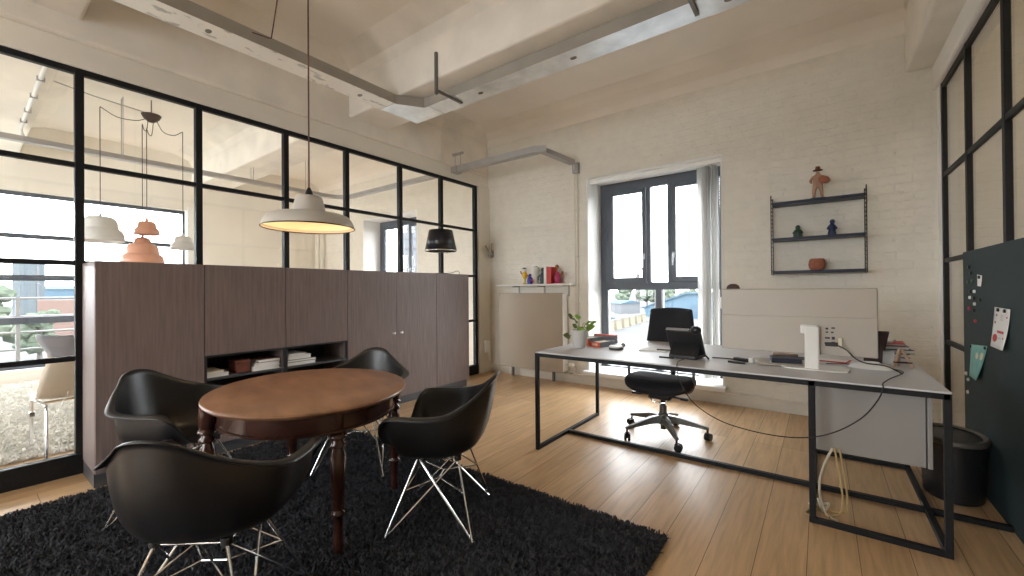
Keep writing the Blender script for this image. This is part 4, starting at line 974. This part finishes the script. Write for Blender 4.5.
for k, (x, y, r, z, lb, mm) in enumerate(((.06, 3.24, 6, 0, 'white sheets of paper lying on the desk behind the monitor stand', 'paper'), (.03, 3.27, -12, .0045, 'red printed leaflet lying on white sheets behind the monitor stand', 'red'))):
    t = thing('paper_stack' if k == 0 else 'leaflet', lb, 'paper', (x, y, DZ + z), math.radians(r))
    MB().box(-.105, .105, -.07, .07, .0, .004).build('sheets', M[mm], t)
    if k == 1: MB().box(-.095, .095, -.04, .06, .0042, .0048).build('print', M['paper'], t)
t = thing('dish', 'shallow white oval dish upside down on the desk beside the monitor', 'dish', (.225, 3.13, DZ))
MB().lathe([(0, .030), (.03, .0295), (.07, .022), (.095, .010), (.104, .002), (.104, 0), (.098, 0), (.085, .010), (.06, .018), (0, .024)], 36, sy=.72).build('bowl', M['stand'], t)
MB().lathe([(.03, .030), (.034, .034), (.037, .034), (.040, .0275)], 30, sy=.72).build('foot_ring', M['stand'], t)
# dark brown file holder
t = thing('file_holder', 'dark brown leather file holder leaning beside the monitor', 'file holder', (.258, 3.42, DZ), math.radians(-6))
b = MB(); b.prism([(-.045, 0), (.04, 0), (.075, .185), (.0, .185), (-.01, .06), (-.045, .055)], -.055, -.047, 'y'); b.prism([(-.045, 0), (.04, 0), (.075, .185), (.0, .185), (-.01, .06), (-.045, .055)], .047, .055, 'y')
b.build('side', M['brown'], t, bevel=.002)
b = MB(); b.box(-.045, .04, -.047, .047, 0, .006); b.prism([(.033, .006), (.04, .006), (.075, .185), (.068, .185)], -.047, .047, 'y'); b.box(-.045, -.038, -.047, .047, .006, .055); b.build('tray', M['brown'], t)
# stack right
GS = 'books in the stack at the right end of the desk'
z = DZ
for (w_, d_, h_, x, r, lb, mm) in ((.17, .20, .026, .345, 3, 'grey book lying lowest in the stack at the right end of the desk', 'grey_side'), (.17, .19, .022, .35, -4, 'brown book second from the bottom in the stack at the right desk end', 'brown'),
        (.15, .18, .024, .365, 9, 'black book in the middle of the stack at the right desk end', 'navy'), (.17, .20, .022, .34, 2, 'slate book directly under the red folder in the stack', 'toydark')):
    book('book', lb, 'book', w_, d_, h_, M[mm], (x, 3.565, z), math.radians(r), GS); z += h_ + .0006
t = thing('folder', 'red folder lying near the top of the book stack at the right desk end', 'folder', (.33, 3.565, z), math.radians(-3))
MB().box(-.075, .085, -.09, .09, 0, .003).build('cover', M['red'], t); MB().box(-.075, .085, -.09, .09, .012, .015).build('cover', M['red'], t); MB().box(-.07, .08, -.085, .085, .0035, .0115).build('papers', M['paper'], t)
t = thing('paper_stack', 'white sheets topping the red folder on the book stack', 'paper', (.305, 3.565, z + .0154), math.radians(-14))
MB().box(-.06, .06, -.08, .08, 0, .012).build('sheets', M['paper'], t)
# small wooden easel
t = thing('easel', 'small pale wooden easel stand at the right end of the desk', 'easel', (.365, 3.225, DZ), math.radians(10))
b = MB(); b.tube([(-.042, -.02, .004), (-.004, .012, .105)], .008, 8); b.tube([(.042, -.02, .004), (.004, .012, .105)], .008, 8); b.build('front_leg', M['woodpale'], t)
MB().tube([(0, .05, .004), (0, .015, .10)], .0055, 8).build('rear_leg', M['woodpale'], t)
MB().box(-.04, .04, -.024, -.006, .028, .036).build('ledge', M['mahog_dk'], t)
t = thing('picture_card', 'small dark framed card leaning against the wooden easel', 'card', (.312, 3.27, DZ), math.radians(-18))
MB().box(-.026, .026, -.003, .003, 0, .085).build('card', M['galv_dull'], t, rot=(math.radians(-10), 0, 0)); MB().box(-.030, -.026, -.004, .004, 0, .09).build('edge', M['cable_bk'], t, rot=(math.radians(-10), 0, 0))

# ------------------------------------------------------------------ magnetic board with notes, waste bin
bd = thing('magnetic_board', 'large dark slate magnetic board fixed to the right glass wall', 'board', (XR - .0145, 0, 0))
MB().box(-.018, .0005, 2.2, 3.895, .0, 1.41).build('steel_sheet', M['board'], bd, bevel=.002)
BXs = XR - .0335
rnd = random.Random(4)
def onboard(px, py):      # image position to board position
    d = fwv * F_ + rvv * (px - 512) - uvv * (py - 288); k = BXs / d.x; return d.y * k, 1.19 + d.z * k
F_ = 415.84
_y, _p, _r = -.63902, .005173, -.008055
fwv = Vector((math.sin(_y) * math.cos(_p), math.cos(_y) * math.cos(_p), math.sin(_p))); _r0 = Vector((math.cos(_y), -math.sin(_y), 0)); _u0 = _r0.cross(fwv)
rvv = math.cos(_r) * _r0 + math.sin(_r) * _u0; uvv = -math.sin(_r) * _r0 + math.cos(_r) * _u0
mags = [(969.5, 267, 'black', .013), (971.5, 273, 'black', .011), (969, 282, 'dark green', .011), (973, 281, 'dark green', .011), (971, 291.5, 'black', .011), (975, 291.5, 'white', .010), (970.5, 297.5, 'white', .010), (974.5, 298, 'black', .011),
        (980.5, 300, 'black', .010), (975.3, 304, 'white', .010), (970, 308.5, 'pink', .013), (974.5, 310.5, 'black', .010), (976, 321, 'red', .009), (966.8, 373.5, 'white', .012), (969, 379.5, 'white', .010), (968.6, 392, 'white', .012)]
mcol = {'black': M['blackplastic'], 'dark green': M['green'], 'white': M['paper'], 'pink': M['magenta'], 'red': M['red']}
where = ['topmost on the left edge of the board', 'second from the top on the left edge of the board', 'left one of the green pair on the board', 'right one of the green pair on the board', 'just under the green pair of magnets',
         'under the white card on the board', 'left of a black magnet, below the white card', 'between two white magnets on the board', 'alone to the right of the magnet cluster', 'just above the pink magnet', 'below the white magnets on the board',
         'just right of the pink magnet', 'lowest of the magnet cluster, above the turquoise card', 'left of the turquoise card, upper one', 'left of the turquoise card tip', 'lowest one on the left edge of the board']
for (px, py, c, r), wh in zip(mags, where):
    y, z = onboard(px, py)
    t = thing('magnet', f'small round {c} magnet {wh}', 'magnet', (BXs + .0005, y, z), 0, 'magnets on the slate board')
    MB().lathe([(0, 0), (r, 0), (r, .006), (r * .8, .009), (0, .0095)], 16).build('button', mcol[c], t, rot=(0, -PI / 2, 0))
def note(name, label, cat, corners, m, curl, marks=()):
    P = [onboard(*c) for c in corners]          # tl, tr, br, bl
    t = thing(name, label, cat, (BXs - .001, 0, 0))
    def at(u, v, off=0):
        a = Vector(P[0]).lerp(Vector(P[1]), u); b_ = Vector(P[3]).lerp(Vector(P[2]), u); q = a.lerp(b_, v)
        return Vector((-.001 - curl * v * v * (.35 + .65 * u) - off, q[0], q[1]))
    MB().grid(lambda u, v: at(u, v), 7, 11).build('sheet', m, t, solid=.0006)
    for (u0, u1, v0, v1, mm, rd) in marks:
        if rd:
            b = MB(); c = b.bm.verts.new(at((u0 + u1) / 2, (v0 + v1) / 2, .0012)); ring = [b.bm.verts.new(at((u0 + u1) / 2 + (u1 - u0) / 2 * math.cos(k * PI / 8), (v0 + v1) / 2 + (v1 - v0) / 2 * math.sin(k * PI / 8), .0012)) for k in range(16)]
            for k in range(16): b.bm.faces.new((c, ring[k], ring[(k + 1) % 16]))
        else: b = MB().grid(lambda u, v: at(u0 + (u1 - u0) * u, v0 + (v1 - v0) * v, .0012), 3, 3)
        b.build('print', mm, t)
    return t, P
g_ = M['galv_dull']
t, P = note('notice_sheet', 'white notice sheet with a red circle and red bar on the slate board', 'notice', [(995.2, 306.8), (1011, 309.5), (1008.5, 351.2), (992.6, 346)], M['paper'], .018,
     [(.10, .44, .66, .86, M['red'], 1), (.36, .80, .56, .62, M['red'], 0), (.10, .2, .34, .41, M['magenta'], 1), (.46, .64, .18, .195, g_, 0), (.46, .64, .23, .245, g_, 0), (.46, .64, .28, .295, g_, 0), (.15, .25, .17, .22, M['magenta'], 0), (.82, .9, .19, .23, M['magenta'], 0), (.50, .72, .735, .75, g_, 0), (.80, .86, .70, .75, M['magenta'], 0)])
t2, P2 = note('turquoise_card', 'turquoise card hanging by two clips at the left of the slate board', 'card', [(971.2, 344.2), (987.8, 346.2), (981, 381), (971.2, 375.5)], M['turq'], .018,
     [(.40, .58, .22, .42, M['cream_paper'], 1), (.70, .92, .20, .42, M['cream_paper'], 1)])
t3, P3 = note('white_card', 'small white card near the top left of the slate board', 'card', [(977.6, 274.5), (982.5, 275.5), (982.4, 286.5), (978.2, 286)], M['paper'], .004)
for Q, lab in ((P, 'white notice sheet'), (P2, 'turquoise card'), (P3, 'small white card')):
    for u, sd in ((.3, 'left'), (.72, 'right')) if Q is P else (((.03, 'left'), (.92, 'right')) if Q is P2 else ((.6, 'only'),)):
        q = Vector(Q[0]).lerp(Vector(Q[1]), u); lab2 = f'black magnet holding the {sd} top corner of the {lab}' if sd != 'only' else f'black magnet holding the top of the {lab}'
        t = thing('magnet', lab2, 'magnet', (BXs - .0035, q[0], q[1] - .012), 0, 'magnets holding notes')
        MB().lathe([(0, 0), (.009, 0), (.009, .007), (0, .008)], 14).build('button', M['blackplastic'], t, rot=(0, -PI / 2, 0))
bn = thing('waste_bin', 'black oval waste bin with a grey rim beside the slate board', 'bin', (.596, 3.43, 0))
MB().lathe([(0, .0), (.118, 0), (.122, .006), (.138, .33), (.134, .33), (.118, .012), (0, .01)], 44, sy=1.4).build('bin_body', M['blackplastic'], bn)
MB().lathe([(.118, .345), (.136, .352), (.145, .345), (.146, .325), (.139, .318), (.128, .33), (.118, .345)], 44, sy=1.4).build('rim', M['strut'], bn)
MB().lathe([(0, .336), (.08, .340), (.117, .338), (.117, .334), (0, .332)], 40, sy=1.4).build('lid', M['blackplastic'], bn)

# ================================================================== NEXT ROOM (seen through the left glass wall)
rw = thing('shag_rug', 'white shaggy rug in the next room behind the glass wall', 'rug', (-6.52, .0, 0))
MB().box(-1.95, 1.95, -2.3, 2.4, .001, .012).build('rug_backing', M['rug_w'], rw)
tufts('rug_pile', -1.95, 1.95, -2.3, 2.4, 5200, .026, .020, .010, M['rug_w'], rw, 9, lean=1.1)
nc = thing('tub_chair', 'grey and beige shell chair on tubular steel legs behind the glass wall', 'chair', (-4.74, .575, 0), math.radians(95))
def shell2(u, v):
    s = u * 2 - 1
    if v < .45:
        q = v / .45; y = .24 - .42 * q; z = .40 - .02 * math.sin(q * PI) + .02 * q * q; wv = .205 + .02 * q
    else:
        q = (v - .45) / .55; y = -.18 - .12 * q; z = .42 + .46 * q; wv = .225 - .045 * sm(0, .62, q) + .065 * sm(.64, 1, q)
    return Vector((s * wv, y + .06 * s * s * min(1, max(0, (v - .3) / .3)), z + .03 * s * s * (1 - abs(v - .5))))
MB().grid(shell2, 15, 24).build('seat_shell', [M['shellbeige'], M['shellgrey']], nc, solid=.012, angle=70)
def shell3(u, v): return shell2(u, .80 + .20 * v) + Vector((0, -.014, .003))
MB().grid(shell3, 15, 8).build('back_pad', M['shellgrey'], nc, solid=.012, angle=70)
for s in (-1, 1):
    b = MB(); b.tube(curve_pts([(s * .19, .23, .015), (s * .19, .20, .34), (s * .19, .17, .37), (s * .19, .0, .374), (s * .19, -.16, .374), (s * .19, -.22, .34), (s * .20, -.28, .015)]), .011, 10)
    b.build('leg_loop', M['chrome'], nc)
    MB().box(s * .19 - .016, s * .19 + .016, .19, .225, .235, .275).build('stacking_clip', M['chrome'], nc, bevel=.004)
MB().tube([(-.19, -.05, .374), (.19, -.05, .374)], .010, 8).build('cross_tube', M['chrome'], nc)

# swagged pendants
PXn = -6.45
def cloud_lamp(name, label, y, z, R, prof, m, wy, cz):
    t = thing(name, label, 'lamp', (PXn, y, z), 0, 'pendants swagged from one canopy in the next room')
    n_ = MB().lathe([(r * R, h * R * 1.3) for r, h in prof], 40).build('lamp_shade', m, t, solid=.004, angle=60)
    h = prof[-1][1] * R * 1.3
    MB().lathe([(0, h - .01), (.014, h - .01), (.014, h + .035), (.005, h + .045), (0, h + .045)], 12).build('lampholder', m, t)
    pts = [(0, 0, h + .03), (0, 0, cz - z - .01)]
    MB().tube(pts + curve_pts([(0, 0, cz - z), (0, (wy - y) * .35, cz - z - .07), (0, (wy - y) * .75, cz - z - .06), (0, wy - y, 3.27 - z)], 6), .004, 6).build('cord', M['cable_bk'], t)
two = [(1.0, 0), (.99, .15), (.95, .33), (.86, .46), (.77, .50), (.73, .56), (.71, .75), (.64, .91), (.5, 1.0), (.1, 1.02), (0.03, 1.02)]
three = [(1.0, 0), (.99, .20), (.95, .36), (.86, .45), (.78, .47), (.76, .52), (.74, .72), (.66, .88), (.58, .93), (.42, .95), (.40, 1.02), (.36, 1.14), (.26, 1.22), (.08, 1.26), (.03, 1.26)]
CY = 1.43
cloud_lamp('cloud_lamp', 'large white two tiered pendant lamp behind the glass wall', .985, 1.775, .205, two, M['lampwhite'], CY - .05, 2.58 + .70)
cloud_lamp('cloud_lamp', 'large peach copper three tiered pendant lamp behind the glass wall', 1.345, 1.525, .20, three, M['copper'], CY - .03, 3.20)
cloud_lamp('cloud_lamp', 'small peach copper pendant lamp hanging above the large copper one', 1.385, 1.885, .120, two, M['copper'], CY + .02, 3.16)
cloud_lamp('cloud_lamp', 'small white pendant lamp at the right of the copper lamps behind the glass', 1.735, 1.735, .125, two, M['lampwhite'], CY + .05, 3.22)
t = thing('lamp_canopy', 'dark bowl shaped canopy gathering the cords of the pendants in the next room', 'canopy', (PXn, CY, 3.24))
MB().lathe([(0, 0), (.03, .005), (.075, .045), (.095, .085), (.095, .092), (0, .092)], 28).build('bowl', M['brown'], t)
MB().tube([(0, 0, .09), (0, 0, .27)], .006, 8).build('rod', M['strut'], t)
MB().tube([(0, 0, .10), (.0, -.5, .14), (0, -1.15, .24)], .006, 6).build('feed_conduit', M['galv_dull'], t)
# white conduit with clips on the beam of the next room
t = thing('conduit', 'white conduit with clips under the beam of the next room', 'conduit', (0, .44, 2.982))
MB().tube(curve_pts([(-4.6, 0, 0), (-6.6, 0, 0), (-6.9, 0, -.02), (-6.98, .03, -.08), (-6.9, .08, -.10)]), .016, 10).build('tube', M['lampwhite'], t)
for x in (-5.2, -5.7, -6.2, -6.6): MB().box(x - .012, x + .012, -.024, .024, -.02, .016).build('clip', M['galv_dull'], t)
# corner pipe at the far corner of the next room
t = thing('corner_pipe', 'grey heating pipe upright in the far corner of the next room', 'pipe', (-8.48, 4.58, 0))
MB().tube([(0, 0, 0), (0, 0, 3.0)], .045, 14).build('pipe', M['pipe'], t)
b = MB()
for z in (.6, 1.6, 2.6): b.lathe([(.046, 0), (.052, .002), (.052, .03), (.046, .032)], 16, c=(0, 0, z)); b.box(-.01, .01, .03, .17, z + .004, z + .028)
b.build('clamp', M['galv_dull'], t)

# ================================================================== OUTDOORS
GZ = -6.0
MB().box(-400, 300, 6, 900, GZ - .5, GZ).build('ground_yard', M['ground'], kind='structure', smooth=False)
MB().box(-900, -12.8, -400, 6, GZ - .5, GZ).build('ground_yard', M['ground'], kind='structure', smooth=False)
MB().box(-12.6, XO - .45, -12, 5.4, -.55, -.30).build('ground_terrace', M['terrace'], kind='structure', smooth=False)
# blue warehouse
t = thing('warehouse', 'long blue warehouse with a low sloping roof across the yard', 'building', (-26.2, 106.7, GZ), math.radians(-14))
MB().prism([(-11.8, 0), (34, 0), (34, 6.3), (0, 6.1), (-11.8, 2.5)], 0, 20, 'y').build('walls', M['shed'], t, smooth=False)
MB().prism([(-12.2, 2.5), (-12.2, 2.2), (0, 5.85), (34.4, 6.05), (34.4, 6.45), (0, 6.3)], -.4, 20.4, 'y').build('roof', M['shed_roof'], t, smooth=False)
for x in (1, 9, 17): MB().box(x, x + 4, -.15, -.01, 0, 3.4).build('gate', M['shed_roof'], t)
t = thing('long_shed', 'pale low shed in the distance left of the blue warehouse', 'building', (-50, 122, GZ), math.radians(-22))
MB().box(-8, 5, -4, 4, 0, 3.0).build('walls', M['conc_w'], t); MB().prism([(-4.3, 3.0), (4.3, 3.0), (0, 3.9)], -8.3, 5.3, 'x').build('roof', M['shed_roof'], t, smooth=False)
# concrete barriers: a row of yellowish blocks along the kerb
for k in range(6):
    u = k / 5; x = -29.0 - 2.6 * u; y = 66.5 + 24 * u
    t = thing('barrier_block', ['nearest yellowish concrete block of the kerb row seen through the window', 'second nearest yellowish block of the kerb row outside', 'third yellowish block along the kerb row outside', 'fourth yellowish block along the kerb row outside', 'second farthest yellowish block of the kerb row outside', 'farthest yellowish block of the kerb row, nearest the blue warehouse'][k], 'block', (x, y, GZ), math.radians(96), 'concrete blocks along the yard kerb')
    b = MB(); b.prism([(-.6, 0), (.6, 0), (.45, .3), (.36, 1.7), (-.36, 1.7), (-.45, .3)], -1.6, 1.6, 'x'); b.build('block', M['conc_y'], t, bevel=.04)
    MB().box(-1.58, 1.58, -.38, .38, 1.7, 1.85).build('cap', M['conc_w'], t, bevel=.03)
def car(label, x, y, rz, m, z=GZ):
    t = thing('car', label, 'car', (x, y, z), rz)
    b = MB(); b.prism([(-2.1, .35), (2.1, .35), (2.15, .75), (1.9, .92), (1.0, 1.0), (-1.9, 1.05), (-2.15, .8)], -.85, .85, 'y'); b.build('body', m, t, bevel=.08)
    b = MB(); b.prism([(-1.75, 1.04), (1.0, 1.0), (.35, 1.48), (-1.2, 1.50)], -.74, .74, 'y'); b.build('cabin', M['carglass'], t, bevel=.08)
    MB().box(-1.2, .35, -.72, .72, 1.485, 1.53).build('roof', m, t, bevel=.02)
    for sx in (-1.3, 1.3):
        for sy in (-.84, .84): MB().tube([(sx, sy - .1, .33), (sx, sy + .1, .33)], .33, 20).build('wheel', M['rubber'], t)
car('blue car parked in the yard behind the yellowish blocks', -34.2, 82, math.radians(-12), M['car'])
car('pale car parked in the yard further away than the blue car', -42, 97, math.radians(-10), M['conc_w'])
rt = random.Random(11)
def tree(label, x, y, h, r, z=GZ):
    t = thing('tree', label, 'tree', (x, y, z), 0, 'trees beyond the yard')
    MB().tube([(0, 0, 0), (.1, 0, h * .35), (0, .1, h * .7)], [h * .035, h * .028, h * .015], 8).build('trunk', M['bark'], t)
    b = MB()
    for k in range(26):
        a = rt.uniform(0, 2 * PI); q = r * math.sqrt(rt.random()) * .75; zz = rt.uniform(.38, .92) * h; s = r * rt.uniform(.28, .5) * (1.15 - .5 * zz / h)
        c = bmesh.ops.create_icosphere(b.bm, subdivisions=2, radius=s)
        for v in c['verts']:
            v.co = Vector((q * math.cos(a), q * math.sin(a), zz)) + v.co * (1 + rt.uniform(-.22, .22))
    b.build('crown', M['tree'], t, smooth=False)
tl = [(-63, 160, 7.6, 3.6), (-75, 163, 7.2, 3.7), (-55, 163, 8.0, 3.7), (-47, 160, 7.4, 3.6), (-39, 163, 7.6, 3.8), (-84, 160, 7.6, 3.9)]
for k, (x, y, h, r) in enumerate(tl):
    tree(['hazy green tree beyond the pale shed, second from the left', 'low hazy tree behind the pale shed roof', 'tallest hazy green tree beyond the yard', 'small hazy tree left of the blue warehouse', 'hazy tree touching the blue warehouse gable', 'hazy tree at the far left seen through the window'][k], x, y, h, r)
t = thing('tower_crane', 'faint pale harbour crane jib on the horizon', 'crane', (-80, 222, GZ), math.radians(-30))
b = MB(); b.box(-.8, .8, -.8, .8, 0, 16); b.build('mast', M['craneM'], t)
b = MB(); b.tube([(-4, 0, 16), (2, 0, 19.5), (9, 0, 13), (13, 0, 9)], .5, 6); b.tube([(-4, 0, 16), (9, 0, 13)], .35, 6); b.build('jib', M['craneM'], t)
t = thing('tower_block', 'pale glassy tower block seen through the window of the next room', 'building', (-52, 48, GZ), math.radians(30))
MB().box(-3.2, 3.2, -5, 5, 0, 20).build('facade', M['tower'], t)
b = MB()
for k in range(12): b.box(-3.26, 3.26, -5.06, 5.06, 1.2 + k * 1.55, 1.45 + k * 1.55)
for k in range(6): b.box(-3.26, 3.26, -5.06 + k * 2, -4.86 + k * 2, 0, 20); b.box(-3.2 + k * 1.24, -3.05 + k * 1.24, -5.06, 5.06, 0, 20)
b.build('grid', M['conc_w'], t)
# beyond the outer window of the next room
t = thing('railing', 'thin pale balcony railing outside the window of the next room', 'railing', (-10.6, 0, -.30))
b = MB()
for z in (.30, .58, .86, 1.12, 1.42): b.tube([(0, -10, z), (0, 5, z)], .018, 6)
b.build('rail', M['rail'], t)
for y in [-8.6 + 1.32 * k for k in range(11)]: MB().box(-.025, .025, y - .025, y + .025, 0, 1.44).build('post', M['rail'], t)
t = thing('warehouse', 'low blue shed across the water seen beyond the balcony railing', 'building', (-195, 21, GZ), math.radians(84))
MB().box(-6, 6, -6, 6, 0, 8.6).build('walls', M['shed'], t); MB().prism([(-6.4, 8.6), (6.4, 8.6), (0, 9.6)], -6.4, 6.4, 'x').build('roof', M['shed_roof'], t, smooth=False)
t = thing('container', 'rust red container in front of the blue shed beyond the railing', 'container', (-104, 12.4, GZ), math.radians(84))
b = MB(); b.box(-4, 4, -1.2, 1.2, 0, 6.2)
for k in range(16): b.box(-3.9 + k * .5, -3.65 + k * .5, -1.25, 1.25, .15, 6.0)
b.build('box_body', M['van_red'], t)
t = thing('office_block', 'grey glassy office block rising behind trees beyond the balcony', 'building', (-120, 8.6, GZ), math.radians(10))
MB().box(-2, 2, -1.6, 1.6, 0, 13.6).build('facade', M['tower'], t); MB().box(-2.1, 2.1, .5, .8, 0, 13.6).build('fin', M['conc_w'], t)
for k, (x, y, h, r) in enumerate([(-66, 2.2, 8.2, 2.6), (-58, 4.8, 6.0, 1.8), (-76, -4.2, 9.0, 3), (-54, -1.2, 7.4, 2.4)]):
    tree(['leafy tree just left of the glassy office block beyond the railing', 'smallest leafy tree right of the office block beyond the railing', 'tall leafy tree far left beyond the railing', 'nearest leafy tree at the left beyond the railing'][k], x, y, h, r)


# invented lamps, added to brighten the corridor behind the right glass wall
M['tube'] = mat('fill_lamp_glow', (.9, .9, .85), .5, emit=(1, .90, .74), estr=10)  # glow of the added corridor fill lamps
for k, y in enumerate((-2.0, .6, 3.2)):
    t = thing('fill_lamp', ['added fill lamp on the corridor ceiling behind the viewer', 'middle added fill lamp on the corridor ceiling behind the right glass wall', 'added fill lamp on the corridor ceiling nearest the brick wall end'][k], 'lamp', (1.45, y, ZC), 0, 'added corridor fill lamps')
    MB().box(-.09, .09, -.6, .6, -.05, -.001).build('housing', M['white_paint'], t, bevel=.006)
    MB().box(-.075, .075, -.58, .58, -.062, -.0505).build('fill_lamp_diffuser', M['tube'], t, bevel=.004)

# ------------------------------------------------------------------ camera, light, view
cam = bpy.data.objects.new('camera', bpy.data.cameras.new('camera')); C.objects.link(cam)
F, YAW, PIT, ROL = 415.84, -.63902, .005173, -.008055
cam.data.sensor_fit = 'HORIZONTAL'; cam.data.sensor_width = 36; cam.data.lens = 36 * F / 1024; cam.data.clip_start = .05; cam.data.clip_end = 2000
fw = Vector((math.sin(YAW) * math.cos(PIT), math.cos(YAW) * math.cos(PIT), math.sin(PIT)))
r0 = Vector((math.cos(YAW), -math.sin(YAW), 0)); u0 = r0.cross(fw)
rv = math.cos(ROL) * r0 + math.sin(ROL) * u0; uv = -math.sin(ROL) * r0 + math.cos(ROL) * u0
mw = Matrix((rv, uv, -fw)).transposed().to_4x4(); mw.translation = (0, 0, 1.19)
cam.matrix_world = mw
bpy.context.scene.camera = cam

w = bpy.data.worlds.new('sky'); bpy.context.scene.world = w; w.use_nodes = True
bg = w.node_tree.nodes['Background']; bg.inputs['Color'].default_value = (.93, .97, 1.0, 1); bg.inputs['Strength'].default_value = 9.0

def portal(loc, rot, sx, sy):
    l = bpy.data.lights.new('sky_portal', 'AREA'); l.shape = 'RECTANGLE'; l.size = sx; l.size_y = sy; l.cycles.is_portal = True
    o = bpy.data.objects.new('sky_portal', l); C.objects.link(o); o.location = loc; o.rotation_euler = rot
portal(((W1[0] + W1[1]) / 2, YB + .50, 1.37), (-PI / 2, 0, 0), 1.5, 2.4)
portal(((W2[0] + W2[1]) / 2, YB + .50, 1.37), (-PI / 2, 0, 0), 1.5, 2.4)
portal((XO - .3, (LW[0] + LW[1]) / 2, 1.38), (0, -PI / 2, 0), 2.4, LW[1] - LW[0])
portal(((R1[0] + R1[1]) / 2, YR - .35, 1.55), (PI / 2, 0, 0), R1[1] - R1[0], 2.1)
portal(((R2[0] + R2[1]) / 2, YR - .35, 1.55), (PI / 2, 0, 0), R2[1] - R2[0], 2.1)

sc = bpy.context.scene
sc.view_settings.view_transform = 'Standard'; sc.view_settings.look = 'None'; sc.view_settings.gamma = 1
sc.view_settings.use_curve_mapping = False; sc.view_settings.exposure = .56
sc.cycles.max_bounces = 10; sc.cycles.diffuse_bounces = 6; sc.cycles.transparent_max_bounces = 16
sc.cycles.sample_clamp_indirect = 8
